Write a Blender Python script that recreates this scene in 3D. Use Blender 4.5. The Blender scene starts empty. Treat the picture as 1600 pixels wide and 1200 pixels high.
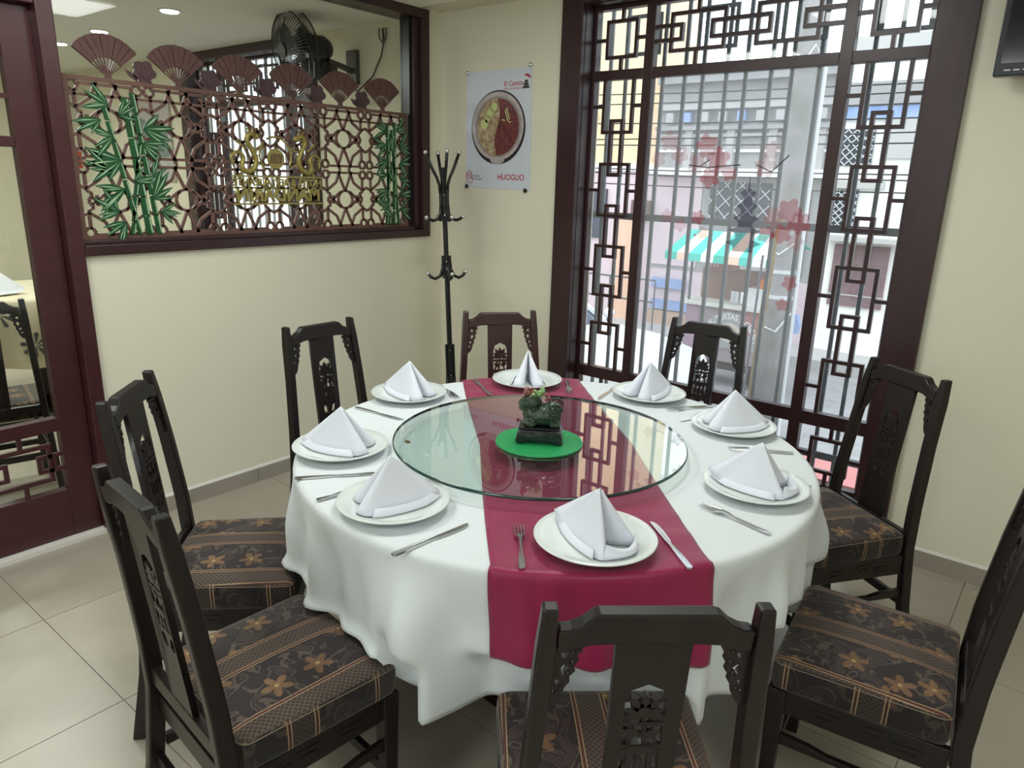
import bpy, bmesh, math, random
from mathutils import Vector, Matrix
random.seed(7)
S = bpy.context.scene
COL = S.collection
R_ = math.radians
PI = math.pi

# ------------------------------------------------------------------ camera, world, lights, exposure
def setup_camera():
    yaw, pitch, roll = R_(38.4685), R_(15.912), R_(1.5976)
    cy, sy, cp, sp = math.cos(yaw), math.sin(yaw), math.cos(pitch), math.sin(pitch)
    f = Vector((-sy*cp, cy*cp, -sp)); r = Vector((cy, sy, 0)); u = r.cross(f)
    cr, sr = math.cos(roll), math.sin(roll)
    r2 = r*cr + u*sr; u2 = u*cr - r*sr
    cd = bpy.data.cameras.new('camera'); cd.sensor_width = 36; cd.lens = 1123*36/1600
    cd.clip_start = 0.05; cd.clip_end = 200
    c = bpy.data.objects.new('camera', cd); COL.objects.link(c)
    m = Matrix(((r2.x, u2.x, -f.x, 0), (r2.y, u2.y, -f.y, 0), (r2.z, u2.z, -f.z, 1.5), (0, 0, 0, 1)))
    c.matrix_world = m
    S.camera = c
setup_camera()

W = bpy.data.worlds.new('world'); S.world = W; W.use_nodes = True
bg = W.node_tree.nodes['Background']; bg.inputs['Color'].default_value = (0.86, 0.94, 1.0, 1); bg.inputs['Strength'].default_value = 3.2

S.view_settings.view_transform = 'Standard'
S.view_settings.look = 'None'
S.view_settings.gamma = 1.0
S.view_settings.use_curve_mapping = False
S.view_settings.exposure = 0.06

def area_light(name, loc, sx, sy, power, col=(0.93, 1.0, 0.97), rot=(0, 0, 0)):
    ld = bpy.data.lights.new(name, 'AREA'); ld.shape = 'RECTANGLE'; ld.size = sx; ld.size_y = sy
    ld.energy = power; ld.color = col
    o = bpy.data.objects.new(name, ld); COL.objects.link(o); o.location = loc; o.rotation_euler = rot
    return o
# ceiling panel lamps of the dining room (out of view, above and behind the photographer) and of the next room
LAMPS = [(-2.25, 0.75, 13), (-1.2, 1.9, 12), (1.0, 0.2, 14), (-0.9, -1.3, 18)]
LAMPS2 = [(-4.7, 1.2, 42), (-6.8, 1.2, 42)]
for (lx, ly, p) in LAMPS:
    area_light('panel_lamp_light', (lx, ly, 2.425), 0.58, 0.58, p)
for (lx, ly, p) in LAMPS2:
    area_light('panel_lamp_light', (lx, ly, 2.345), 0.58, 0.58, p)

# ------------------------------------------------------------------ materials
def new_mat(name):
    m = bpy.data.materials.new(name); m.use_nodes = True
    return m, m.node_tree, m.node_tree.nodes, m.node_tree.links, m.node_tree.nodes['Principled BSDF']

def pmat(name, col, rough=0.5, metal=0.0, spec=0.5, coat=0.0, noise=None, bump=None, coord='Object', emit=None, sheen=0.0):
    """noise=(scale, second colour, amount); bump=(scale, strength)"""
    m, t, N, L, b = new_mat(name)
    b.inputs['Base Color'].default_value = (*col, 1); b.inputs['Roughness'].default_value = rough
    b.inputs['Metallic'].default_value = metal; b.inputs['Specular IOR Level'].default_value = spec
    b.inputs['Coat Weight'].default_value = coat; b.inputs['Coat Roughness'].default_value = 0.12
    if sheen: b.inputs['Sheen Weight'].default_value = sheen
    if noise or bump:
        tc = N.new('ShaderNodeTexCoord')
    if noise:
        sc = noise[0]
        n = N.new('ShaderNodeTexNoise'); n.inputs['Detail'].default_value = 4
        mp = N.new('ShaderNodeMapping'); L.new(tc.outputs[coord], mp.inputs[0]); L.new(mp.outputs[0], n.inputs['Vector'])
        mp.inputs['Scale'].default_value = sc if isinstance(sc, tuple) else (sc, sc, sc)
        n.inputs['Scale'].default_value = 1
        r = N.new('ShaderNodeValToRGB'); r.color_ramp.elements[0].position = 0.35; r.color_ramp.elements[1].position = 0.7
        r.color_ramp.elements[0].color = (*col, 1)
        k = noise[2]
        r.color_ramp.elements[1].color = tuple(a*(1-k)+c*k for a, c in zip(col, noise[1])) + (1,)
        L.new(n.outputs['Fac'], r.inputs[0]); L.new(r.outputs[0], b.inputs['Base Color'])
    if bump:
        n2 = N.new('ShaderNodeTexNoise'); n2.inputs['Scale'].default_value = bump[0]; n2.inputs['Detail'].default_value = 3
        L.new(tc.outputs[coord], n2.inputs['Vector'])
        bp = N.new('ShaderNodeBump'); bp.inputs['Strength'].default_value = bump[1]; bp.inputs['Distance'].default_value = 0.004
        L.new(n2.outputs['Fac'], bp.inputs['Height']); L.new(bp.outputs[0], b.inputs['Normal'])
    if emit:
        b.inputs['Emission Color'].default_value = (*emit[0], 1); b.inputs['Emission Strength'].default_value = emit[1]
    return m

def glass_mat(name, tint=(0.93, 0.97, 0.95), rough=0.0, ior=1.5, haze=0.0, gain=1.0):
    m, t, N, L, b = new_mat(name)
    N.remove(b); out = N['Material Output']
    tr = N.new('ShaderNodeBsdfTransparent'); tr.inputs[0].default_value = (*tint, 1)
    gl = N.new('ShaderNodeBsdfGlossy'); gl.inputs['Roughness'].default_value = rough; gl.inputs[0].default_value = (1, 1, 1, 1)
    fr0 = N.new('ShaderNodeFresnel'); fr0.inputs[0].default_value = ior
    ge = N.new('ShaderNodeNewGeometry'); iv = N.new('ShaderNodeMath'); iv.operation = 'SUBTRACT'; iv.inputs[0].default_value = 1.0
    L.new(ge.outputs['Backfacing'], iv.inputs[1]); g2 = N.new('ShaderNodeMath'); g2.operation = 'MULTIPLY'; g2.inputs[1].default_value = gain; L.new(iv.outputs[0], g2.inputs[0])
    fr = N.new('ShaderNodeMath'); fr.operation = 'MULTIPLY'; L.new(fr0.outputs[0], fr.inputs[0]); L.new(g2.outputs[0], fr.inputs[1]); fr.use_clamp = True
    mx = N.new('ShaderNodeMixShader'); L.new(fr.outputs[0], mx.inputs[0]); L.new(tr.outputs[0], mx.inputs[1]); L.new(gl.outputs[0], mx.inputs[2])
    if haze:
        df = N.new('ShaderNodeBsdfDiffuse'); df.inputs[0].default_value = (0.8, 0.82, 0.85, 1)  # pale diffuse share imitating greyish reflections on the glass
        m2 = N.new('ShaderNodeMixShader'); m2.inputs[0].default_value = haze
        L.new(mx.outputs[0], m2.inputs[1]); L.new(df.outputs[0], m2.inputs[2]); L.new(m2.outputs[0], out.inputs[0])
    else:
        L.new(mx.outputs[0], out.inputs[0])
    return m

def film_mat(name, col, alpha):
    m, t, N, L, b = new_mat(name)
    b.inputs['Base Color'].default_value = (*col, 1); b.inputs['Roughness'].default_value = 0.5
    b.inputs['Alpha'].default_value = alpha
    return m

def fabric_mat():
    m, t, N, L, b = new_mat('striped_floral_upholstery')
    def mth(op, a, c=None, d=None):
        n = N.new('ShaderNodeMath'); n.operation = op
        for i, v in enumerate((a, c, d)):
            if v is None: continue
            if isinstance(v, (int, float)): n.inputs[i].default_value = v
            else: L.new(v, n.inputs[i])
        return n.outputs[0]
    def mix(f, a, c):
        n = N.new('ShaderNodeMix'); n.data_type = 'RGBA'
        if isinstance(f, (int, float)): n.inputs[0].default_value = f
        else: L.new(f, n.inputs[0])
        for i, v in ((6, a), (7, c)):
            if isinstance(v, tuple): n.inputs[i].default_value = (*v, 1)
            else: L.new(v, n.inputs[i])
        return n.outputs[2]
    tc = N.new('ShaderNodeTexCoord'); sx = N.new('ShaderNodeSeparateXYZ'); L.new(tc.outputs['Object'], sx.inputs[0])
    nx = N.new('ShaderNodeSeparateXYZ'); L.new(tc.outputs['Normal'], nx.inputs[0])
    oi = N.new('ShaderNodeObjectInfo')
    side = mth('GREATER_THAN', mth('ABSOLUTE', nx.outputs[0]), 0.72)
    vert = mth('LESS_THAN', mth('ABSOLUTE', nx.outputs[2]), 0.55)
    x = mth('ADD', mth('MULTIPLY', sx.outputs[0], mth('SUBTRACT', 1.0, side)), mth('MULTIPLY', sx.outputs[1], side))
    y = mth('ADD', mth('MULTIPLY', sx.outputs[1], mth('SUBTRACT', 1.0, side)), mth('MULTIPLY', sx.outputs[2], side))
    xo = mth('ADD', x, mth('MULTIPLY', oi.outputs['Random'], 0.04))
    P = 0.205
    u = mth('MULTIPLY', mth('FRACT', mth('ADD', mth('DIVIDE', xo, P), 0.98)), P)     # 0..P
    # trellis band u in [0.0, 0.068]; gold lines at its borders
    def line(c, w): return mth('LESS_THAN', mth('ABSOLUTE', mth('SUBTRACT', u, c)), w)
    band = mth('LESS_THAN', mth('ABSOLUTE', mth('SUBTRACT', u, 0.040)), 0.034)
    inner = mth('LESS_THAN', mth('ABSOLUTE', mth('SUBTRACT', u, 0.040)), 0.026)
    gold = mth('MAXIMUM', mth('MAXIMUM', line(0.006, 0.0011), line(0.014, 0.0011)), mth('MAXIMUM', line(0.066, 0.0011), line(0.074, 0.0011)))
    # lattice inside the band
    d1 = mth('ABSOLUTE', mth('SUBTRACT', mth('FRACT', mth('DIVIDE', mth('ADD', x, y), 0.0125)), 0.5))
    d2 = mth('ABSOLUTE', mth('SUBTRACT', mth('FRACT', mth('DIVIDE', mth('SUBTRACT', x, y), 0.0125)), 0.5))
    lat = mth('LESS_THAN', mth('MINIMUM', d1, d2), 0.09)
    # flowers
    cb = N.new('ShaderNodeCombineXYZ'); L.new(mth('DIVIDE', xo, 1.0), cb.inputs[0]); L.new(y, cb.inputs[1])
    vo = N.new('ShaderNodeTexVoronoi'); vo.inputs['Scale'].default_value = 9.0; vo.inputs['Randomness'].default_value = 0.62
    vo.voronoi_dimensions = '2D'; L.new(cb.outputs[0], vo.inputs['Vector'])
    vs = N.new('ShaderNodeVectorMath'); vs.operation = 'SUBTRACT'; L.new(cb.outputs[0], vs.inputs[0]); L.new(vo.outputs['Position'], vs.inputs[1])
    ds = N.new('ShaderNodeSeparateXYZ'); L.new(vs.outputs[0], ds.inputs[0])
    rr = mth('SQRT', mth('ADD', mth('MULTIPLY', ds.outputs[0], ds.outputs[0]), mth('MULTIPLY', ds.outputs[1], ds.outputs[1])))
    an = mth('ARCTAN2', ds.outputs[1], ds.outputs[0])
    pet = mth('ABSOLUTE', mth('SINE', mth('ADD', mth('MULTIPLY', an, 2.5), mth('MULTIPLY', oi.outputs['Random'], 3.0))))
    rad = mth('ADD', 0.013, mth('MULTIPLY', mth('POWER', pet, 1.5), 0.021))
    flower = mth('LESS_THAN', rr, rad)
    petal_line = mth('GREATER_THAN', mth('ABSOLUTE', mth('SUBTRACT', mth('FRACT', mth('MULTIPLY', an, 1.91)), 0.5)), 0.40)
    nz = N.new('ShaderNodeTexNoise'); nz.inputs['Scale'].default_value = 15; nz.inputs['Detail'].default_value = 1.5; nz.inputs['Distortion'].default_value = 1.2
    L.new(cb.outputs[0], nz.inputs['Vector'])
    vine = mth('LESS_THAN', mth('ABSOLUTE', mth('SUBTRACT', nz.outputs['Fac'], 0.52)), 0.022)
    leaf = mth('GREATER_THAN', nz.outputs['Fac'], 0.60)
    wv = N.new('ShaderNodeTexNoise'); wv.inputs['Scale'].default_value = 900; L.new(tc.outputs['Object'], wv.inputs['Vector'])
    wv2 = N.new('ShaderNodeTexNoise'); wv2.inputs['Scale'].default_value = 14; wv2.inputs['Detail'].default_value = 1; L.new(cb.outputs[0], wv2.inputs['Vector'])
    base = mix(wv.outputs['Fac'], (0.014, 0.010, 0.012), (0.040, 0.027, 0.027))
    c = mix(mth('MULTIPLY', leaf, 0.50), base, (0.075, 0.052, 0.045))
    c = mix(mth('MULTIPLY', vine, 0.8), c, (0.105, 0.080, 0.058))
    c = mix(mth('MULTIPLY', flower, mth('ADD', 0.25, mth('MULTIPLY', wv2.outputs['Fac'], 0.9))), c, (0.235, 0.125, 0.060))
    c = mix(mth('MULTIPLY', mth('MULTIPLY', flower, petal_line), 0.6), c, (0.12, 0.07, 0.035))
    core = mth('LESS_THAN', rr, 0.005)
    c = mix(core, c, (0.36, 0.26, 0.10))
    tb = mix(mth('MULTIPLY', lat, 0.8), (0.050, 0.034, 0.028), (0.145, 0.108, 0.080))
    c = mix(band, c, (0.085, 0.030, 0.024))
    c = mix(inner, c, tb)
    c = mix(gold, c, (0.36, 0.25, 0.14))
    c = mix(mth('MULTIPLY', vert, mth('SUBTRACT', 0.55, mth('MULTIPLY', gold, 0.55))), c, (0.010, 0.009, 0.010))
    L.new(c, b.inputs['Base Color']); b.inputs['Roughness'].default_value = 0.75; b.inputs['Specular IOR Level'].default_value = 0.25
    b.inputs['Sheen Weight'].default_value = 0.15
    bp = N.new('ShaderNodeBump'); bp.inputs['Strength'].default_value = 0.25; bp.inputs['Distance'].default_value = 0.001
    L.new(wv.outputs['Fac'], bp.inputs['Height']); L.new(bp.outputs[0], b.inputs['Normal'])
    return m

def stripe_mat(name, cols, period, axis=0, rough=0.7):
    m, t, N, L, b = new_mat(name)
    tc = N.new('ShaderNodeTexCoord'); sx = N.new('ShaderNodeSeparateXYZ'); L.new(tc.outputs['Object'], sx.inputs[0])
    dv = N.new('ShaderNodeMath'); dv.operation = 'DIVIDE'; L.new(sx.outputs[axis], dv.inputs[0]); dv.inputs[1].default_value = period
    fr = N.new('ShaderNodeMath'); fr.operation = 'FRACT'; L.new(dv.outputs[0], fr.inputs[0])
    r = N.new('ShaderNodeValToRGB'); r.color_ramp.interpolation = 'CONSTANT'
    e = r.color_ramp.elements; e[0].position = 0; e[0].color = (*cols[0], 1); e[1].position = 1/len(cols); e[1].color = (*cols[1], 1)
    for i in range(2, len(cols)):
        q = e.new(i/len(cols)); q.color = (*cols[i], 1)
    L.new(fr.outputs[0], r.inputs[0]); L.new(r.outputs[0], b.inputs['Base Color']); b.inputs['Roughness'].default_value = rough
    return m

M = {}
M['cream'] = pmat('cream_paint', (0.78, 0.745, 0.60), 0.75, spec=0.25, noise=(1.3, (0.74, 0.71, 0.58), 0.5), bump=(60, 0.06))
M['ceil'] = pmat('white_ceiling_paint', (0.84, 0.84, 0.80), 0.8, spec=0.2, bump=(50, 0.05))
M['tile'] = pmat('beige_porcelain_tile', (0.41, 0.365, 0.295), 0.32, spec=0.35, noise=(5, (0.365, 0.325, 0.26), 0.8))
M['grout'] = pmat('grey_grout', (0.24, 0.20, 0.16), 0.9)
M['skirting'] = pmat('taupe_skirting_tile', (0.36, 0.32, 0.27), 0.35, noise=(8, (0.30, 0.27, 0.23), 0.7))
M['whitetrim'] = pmat('white_joint_filler', (0.72, 0.70, 0.64), 0.7)
M['maroon'] = pmat('maroon_lacquered_wood', (0.062, 0.017, 0.021), 0.33, spec=0.5, noise=((3, 3, 40), (0.045, 0.012, 0.014), 0.7))
M['frame'] = pmat('dark_oxblood_wood', (0.040, 0.014, 0.017), 0.34, spec=0.5, noise=((30, 30, 3), (0.026, 0.010, 0.011), 0.7))
M['wood'] = pmat('ebonised_carved_wood', (0.010, 0.0075, 0.0075), 0.34, spec=0.4, coat=0.08, noise=((25, 25, 3), (0.017, 0.010, 0.009), 0.8))
M['woodred'] = pmat('reddish_carved_wood', (0.030, 0.010, 0.011), 0.32, spec=0.45, coat=0.1, noise=((25, 25, 3), (0.05, 0.018, 0.016), 0.8))
M['fret'] = pmat('brown_fretwork_board', (0.165, 0.082, 0.062), 0.55, noise=(14, (0.115, 0.055, 0.043), 0.7))
M['fretdark'] = pmat('dark_brown_carved_board', (0.125, 0.056, 0.047), 0.5, noise=(30, (0.085, 0.038, 0.033), 0.7))
M['rose'] = pmat('plum_brown_carved_rose', (0.085, 0.040, 0.045), 0.45, noise=(30, (0.06, 0.028, 0.03), 0.7))
M['bamboo'] = pmat('green_painted_bamboo', (0.006, 0.082, 0.018), 0.5, noise=(40, (0.004, 0.045, 0.012), 0.8))
M['leaf'] = pmat('deep_green_painted_leaf', (0.005, 0.062, 0.017), 0.5, noise=(60, (0.010, 0.105, 0.030), 0.7))
M['leafedge'] = pmat('pale_green_painted_edge', (0.34, 0.50, 0.30), 0.5)
M['gold'] = pmat('old_gold_paint', (0.36, 0.29, 0.085), 0.38, metal=0.35, noise=(60, (0.26, 0.2, 0.05), 0.6))
M['glass'] = glass_mat('clear_window_glass', (0.95, 0.97, 0.96))
M['glasshaze'] = glass_mat('painted_haze_window_glass', (0.93, 0.95, 0.96), haze=0.14)  # greyish reflections of the middle pane put into its colour as haze
M['partglass'] = glass_mat('partition_glass', (0.90, 0.91, 0.88), ior=1.45)
M['susan'] = glass_mat('green_tinted_turntable_glass', (0.90, 0.95, 0.93), ior=1.55, gain=1.9)
M['susanedge'] = pmat('dark_green_glass_edge', (0.012, 0.05, 0.04), 0.08, spec=0.8)
M['cloth'] = pmat('white_table_linen', (0.735, 0.77, 0.79), 0.85, spec=0.15, noise=(3, (0.70, 0.735, 0.755), 0.6), bump=(9, 0.55), sheen=0.15)
M['runner'] = pmat('burgundy_satin', (0.29, 0.010, 0.068), 0.45, spec=0.35, noise=((40, 4, 4), (0.23, 0.008, 0.052), 0.8), bump=(14, 0.6), sheen=0.2)
M['napkin'] = pmat('white_folded_napkin_linen', (0.77, 0.79, 0.87), 0.85, spec=0.15, bump=(500, 0.08), sheen=0.15)
M['plate'] = pmat('white_glazed_porcelain', (0.73, 0.77, 0.75), 0.10, spec=0.6)
M['steel'] = pmat('polished_steel', (0.66, 0.67, 0.68), 0.24, metal=1.0)
M['chrome'] = pmat('worn_steel_tip', (0.75, 0.75, 0.75), 0.25, metal=0.9)
M['black'] = pmat('black_painted_steel', (0.008, 0.008, 0.009), 0.35)
M['plastic'] = pmat('black_plastic', (0.012, 0.012, 0.014), 0.3)
M['screen'] = pmat('switched_off_screen', (0.006, 0.006, 0.011), 0.12, spec=0.5)
M['whitemark'] = pmat('pale_grey_print', (0.75, 0.75, 0.75), 0.5)
M['jade'] = pmat('dark_green_soapstone', (0.010, 0.026, 0.017), 0.22, spec=0.6, noise=(70, (0.045, 0.075, 0.035), 0.9), bump=(120, 0.7))
M['jadelight'] = pmat('pale_green_soapstone', (0.16, 0.34, 0.13), 0.25, noise=(90, (0.4, 0.5, 0.2), 0.7))
M['jadered'] = pmat('red_stained_soapstone', (0.20, 0.03, 0.025), 0.3, noise=(90, (0.5, 0.3, 0.28), 0.6))
M['stand'] = pmat('black_lacquered_stand', (0.010, 0.009, 0.012), 0.2, spec=0.6, bump=(60, 0.4))
M['greenmat'] = pmat('bright_green_disc', (0.010, 0.29, 0.085), 0.42, bump=(170, 0.6))
M['paper'] = pmat('white_poster_paper', (0.66, 0.69, 0.78), 0.45)
M['ink'] = pmat('black_print', (0.015, 0.012, 0.016), 0.5)
M['redink'] = pmat('crimson_print', (0.45, 0.03, 0.06), 0.5)
M['potring'] = pmat('printed_steel_pot', (0.42, 0.36, 0.36), 0.5, noise=(20, (0.6, 0.52, 0.52), 0.8))
M['broth1'] = pmat('printed_pale_broth', (0.30, 0.19, 0.10), 0.5, noise=(45, (0.62, 0.52, 0.34), 0.9))
M['broth2'] = pmat('printed_red_broth', (0.085, 0.018, 0.022), 0.5, noise=(70, (0.28, 0.06, 0.05), 0.8))
M['veg'] = pmat('printed_pale_green_slices', (0.62, 0.66, 0.30), 0.5)
M['iron'] = pmat('blue_grey_painted_iron', (0.13, 0.145, 0.17), 0.5, noise=(30, (0.08, 0.085, 0.10), 0.7))
M['lampface'] = pmat('lit_lamp_diffuser', (0.9, 0.9, 0.9), 0.5, emit=((1, 0.97, 0.9), 4.0))
M['lamprim'] = pmat('white_lamp_rim', (0.8, 0.8, 0.8), 0.4)
M['fabric'] = fabric_mat()
M['piping'] = pmat('tan_piping', (0.20, 0.15, 0.10), 0.7)

# ------------------------------------------------------------------ mesh helpers
class MB:
    def __init__(s): s.v = []; s.f = []
    def add(s, vs, fs):
        n = len(s.v); s.v += [tuple(p) for p in vs]; s.f += [tuple(i+n for i in f) for f in fs]; return s
    def box(s, x0, x1, y0, y1, z0, z1):
        return s.add([(x0,y0,z0),(x1,y0,z0),(x1,y1,z0),(x0,y1,z0),(x0,y0,z1),(x1,y0,z1),(x1,y1,z1),(x0,y1,z1)],
                     [(0,3,2,1),(4,5,6,7),(0,1,5,4),(1,2,6,5),(2,3,7,6),(3,0,4,7)])
    def bar(s, a, b, w, h, up=(0, 0, 1)):
        a = Vector(a); b = Vector(b); d = (b-a).normalized(); up = Vector(up)
        x = d.cross(up)
        if x.length < 1e-6: x = d.cross(Vector((1, 0, 0)))
        x.normalize(); z = x.cross(d)
        vs = []
        for p in (a, b):
            for i, j in ((-1,-1),(1,-1),(1,1),(-1,1)): vs.append(p + x*(i*w/2) + z*(j*h/2))
        return s.add(vs, [(0,1,2,3),(7,6,5,4),(0,4,5,1),(1,5,6,2),(2,6,7,3),(3,7,4,0)])
    def loft(s, rings, closed_ends=True):
        n = len(rings[0]); vs = [p for r in rings for p in r]; fs = []
        for k in range(len(rings)-1):
            for i in range(n):
                j = (i+1) % n
                fs.append((k*n+i, k*n+j, (k+1)*n+j, (k+1)*n+i))
        if closed_ends:
            fs.append(tuple(range(n-1, -1, -1))); fs.append(tuple((len(rings)-1)*n+i for i in range(n)))
        return s.add(vs, fs)
    def tube(s, pts, r, n=8, rs=None):
        pts = [Vector(p) for p in pts]; rings = []
        up = Vector((0.123, 0.31, 0.94))
        for i, p in enumerate(pts):
            d = (pts[min(i+1, len(pts)-1)] - pts[max(i-1, 0)]).normalized()
            x = d.cross(up)
            if x.length < 1e-4: x = d.cross(Vector((1, 0, 0)))
            x.normalize(); y = x.cross(d)
            rad = rs[i] if rs else r
            rings.append([p + x*(rad*math.cos(2*PI*k/n)) + y*(rad*math.sin(2*PI*k/n)) for k in range(n)])
            up = y
        return s.loft(rings)
    def lathe(s, prof, n=32, c=(0, 0, 0)):
        rings = [[(c[0]+r*math.cos(2*PI*k/n), c[1]+r*math.sin(2*PI*k/n), c[2]+z) for k in range(n)] for r, z in prof]
        return s.loft(rings)
    def ball(s, c, r, sx=1, sy=1, sz=1, n=12, m=8, rot=None):
        vs = []; fs = []
        for j in range(m+1):
            th = PI*j/m
            for i in range(n):
                ph = 2*PI*i/n
                p = Vector((r*sx*math.sin(th)*math.cos(ph), r*sy*math.sin(th)*math.sin(ph), r*sz*math.cos(th)))
                if rot: p = rot @ p
                vs.append(p + Vector(c))
        for j in range(m):
            for i in range(n):
                k = (i+1) % n
                fs.append((j*n+i, (j+1)*n+i, (j+1)*n+k, j*n+k))
        return s.add(vs, fs)
    def prism(s, poly, fn, d0, d1):
        """poly: (a,b) list; fn(a,b,d) -> world point"""
        n = len(poly)
        vs = [fn(a, b, d0) for a, b in poly] + [fn(a, b, d1) for a, b in poly]
        fs = [tuple(range(n-1, -1, -1)), tuple(range(n, 2*n))] + [(i, (i+1) % n, n+(i+1) % n, n+i) for i in range(n)]
        return s.add(vs, fs)
    def build(s, name, mat, parent=None, smooth=False, bevel=0, subsurf=0, seg=2):
        me = bpy.data.meshes.new(name); me.from_pydata(s.v, [], s.f); 
        b = bmesh.new(); b.from_mesh(me); bmesh.ops.remove_doubles(b, verts=b.verts, dist=1e-6); bmesh.ops.recalc_face_normals(b, faces=b.faces); b.to_mesh(me); b.free()
        return link(name, me, mat, parent, smooth, bevel, subsurf, seg)

def link(name, me, mat, parent=None, smooth=False, bevel=0, subsurf=0, seg=2):
    me.name = name
    me.materials.clear(); me.materials.append(mat)
    if smooth:
        for p in me.polygons: p.use_smooth = True
    o = bpy.data.objects.new(name, me); COL.objects.link(o)
    if parent: o.parent = parent
    if bevel:
        md = o.modifiers.new('bevel', 'BEVEL'); md.width = bevel; md.segments = seg; md.limit_method = 'ANGLE'; md.angle_limit = R_(35)
    if subsurf:
        md = o.modifiers.new('subsurf', 'SUBSURF'); md.levels = subsurf; md.render_levels = subsurf
    return o

def curve_mesh(splines, depth):
    cu = bpy.data.curves.new('outline', 'CURVE'); cu.dimensions = '2D'; cu.fill_mode = 'BOTH'; cu.extrude = depth/2
    for pts in splines:
        sp = cu.splines.new('POLY'); sp.points.add(len(pts)-1); sp.use_cyclic_u = True
        for p, q in zip(sp.points, pts): p.co = (q[0], q[1], 0, 1)
    o = bpy.data.objects.new('outline', cu)
    me = bpy.data.meshes.new_from_object(o)
    bpy.data.objects.remove(o); bpy.data.curves.remove(cu)
    return me

def text_mesh(s, size, depth, align='CENTER', bold=0.0, spacing=1.0):
    cu = bpy.data.curves.new('lettering', 'FONT'); cu.body = s; cu.size = size; cu.extrude = depth/2; cu.align_x = align; cu.align_y = 'CENTER'
    cu.offset = bold; cu.space_character = spacing; cu.resolution_u = 3
    o = bpy.data.objects.new('lettering', cu)
    me = bpy.data.meshes.new_from_object(o)
    bpy.data.objects.remove(o); bpy.data.curves.remove(cu)
    return me

def xform(me, fn):
    for v in me.vertices: v.co = fn(v.co)
    me.update(); return me

def append(mb, me, fn=None):
    vs = [fn(v.co) if fn else v.co.copy() for v in me.vertices]
    mb.add(vs, [tuple(p.vertices) for p in me.polygons]); return mb

def tag(o, label, cat, group=None):
    o['label'] = label; o['category'] = cat
    if group: o['group'] = group
    return o

def thing(name, label, cat, loc=(0, 0, 0), rz=0, group=None):
    o = bpy.data.objects.new(name, None); COL.objects.link(o); o.empty_display_size = 0.1
    o.location = loc; o.rotation_euler = (0, 0, rz)
    return tag(o, label, cat, group)

def struct(o):
    o['kind'] = 'structure'; return o

def sempty(name):
    o = bpy.data.objects.new(name, None); COL.objects.link(o); return struct(o)

def dup(root, loc, rz, label=None, group=None):
    r = root.copy(); COL.objects.link(r); r.location = loc; r.rotation_euler = (0, 0, rz)
    if label: r['label'] = label
    if group: r['group'] = group
    for ch in list(root.children):
        c = ch.copy(); COL.objects.link(c); c.parent = r
        for g in list(ch.children):
            d = g.copy(); COL.objects.link(d); d.parent = c
    return r

def circle(cx, cy, r, n=24, a0=0, ry=None):
    return [(cx+r*math.cos(a0+2*PI*i/n), cy+(ry or r)*math.sin(a0+2*PI*i/n)) for i in range(n)]

# ================================================================== ROOM SHELL
XA, YB = -3.078, 3.155            # left wall plane, window wall plane
CEIL = 2.45
FXR, FYF = 2.2, -2.6               # right and rear walls, out of view
# floor: grout bed with single tiles
fl = struct(MB().box(XA-5.4, FXR, FYF, YB, -0.06, -0.0025).build('floor', M['grout']))
TS = 0.604; gx0, gy0 = -2.573, 0.690
g = 0.003
for i in range(-10, 9):
    for j in range(-6, 5):
        x0, x1 = gx0+i*TS+g/2, gx0+(i+1)*TS-g/2; y0, y1 = gy0+j*TS+g/2, gy0+(j+1)*TS-g/2
        x0, x1, y0, y1 = max(x0, XA-5.4), min(x1, FXR), max(y0, FYF), min(y1, YB)
        if x1-x0 < 0.02 or y1-y0 < 0.02: continue
        cx, cy = (x0+x1)/2, (y0+y1)/2
        t = MB().box(x0-cx, x1-cx, y0-cy, y1-cy, -0.02, 0.0).build('tile', M['tile'], fl)
        t.location = (cx, cy, 0)
# walls
wl = sempty('wall_left')
T = 0.12
MB().box(XA-T, XA, 1.16, YB, 0, 1.165).build('panel', M['cream'], wl)
MB().box(XA-T, XA, 3.043, YB, 1.165, CEIL).build('pier', M['cream'], wl)
MB().box(XA-T, XA, -0.2, 3.043, 2.366, CEIL).build('lintel', M['cream'], wl)
MB().box(XA-T, XA, FYF, -0.05, 0, CEIL).build('side', M['cream'], wl)
wb = sempty('wall_back')
WX0, WX1, WZ0, WZ1 = -2.12, -0.60, 0.15, 2.375
W2 = -3.745                                           # offset of the next room's window
for (x0, x1, z0, z1) in ((WX1, FXR, 0, CEIL), (WX0+0.0, WX1, 0, WZ0), (WX0, WX1, WZ1, CEIL), (WX1+W2, WX0, 0, CEIL),
                         (WX0+W2, WX1+W2, 0, WZ0), (WX0+W2, WX1+W2, WZ1, CEIL), (XA-5.4, WX0+W2, 0, CEIL)):
    MB().box(x0, x1, YB, YB+0.16, z0, z1).build('panel', M['cream'], wb)
struct(MB().box(FXR, FXR+0.1, FYF, YB+0.16, 0, CEIL).build('wall_right', M['cream']))
wr = sempty('wall_rear')
for (x0, x1, z0, z1) in ((XA-5.4, -1.7, 0, CEIL), (1.7, FXR+0.1, 0, CEIL), (-1.7, 1.7, 0, 1.15), (-1.7, 1.7, 2.25, CEIL)):
    MB().box(x0, x1, FYF-0.1, FYF, z0, z1).build('panel', M['cream'], wr)
w4 = sempty('added_rear_window')                                 # unseen window, added behind the camera to bring cool daylight onto the walls
for (x0, x1, z0, z1) in ((-1.7, -1.64, 1.15, 2.25), (1.64, 1.7, 1.15, 2.25), (-1.64, 1.64, 1.15, 1.21), (-1.64, 1.64, 2.19, 2.25), (-.03, .03, 1.21, 2.19)):
    MB().box(x0, x1, FYF-0.08, FYF-0.02, z0, z1).build('rail', M['frame'], w4)
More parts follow.
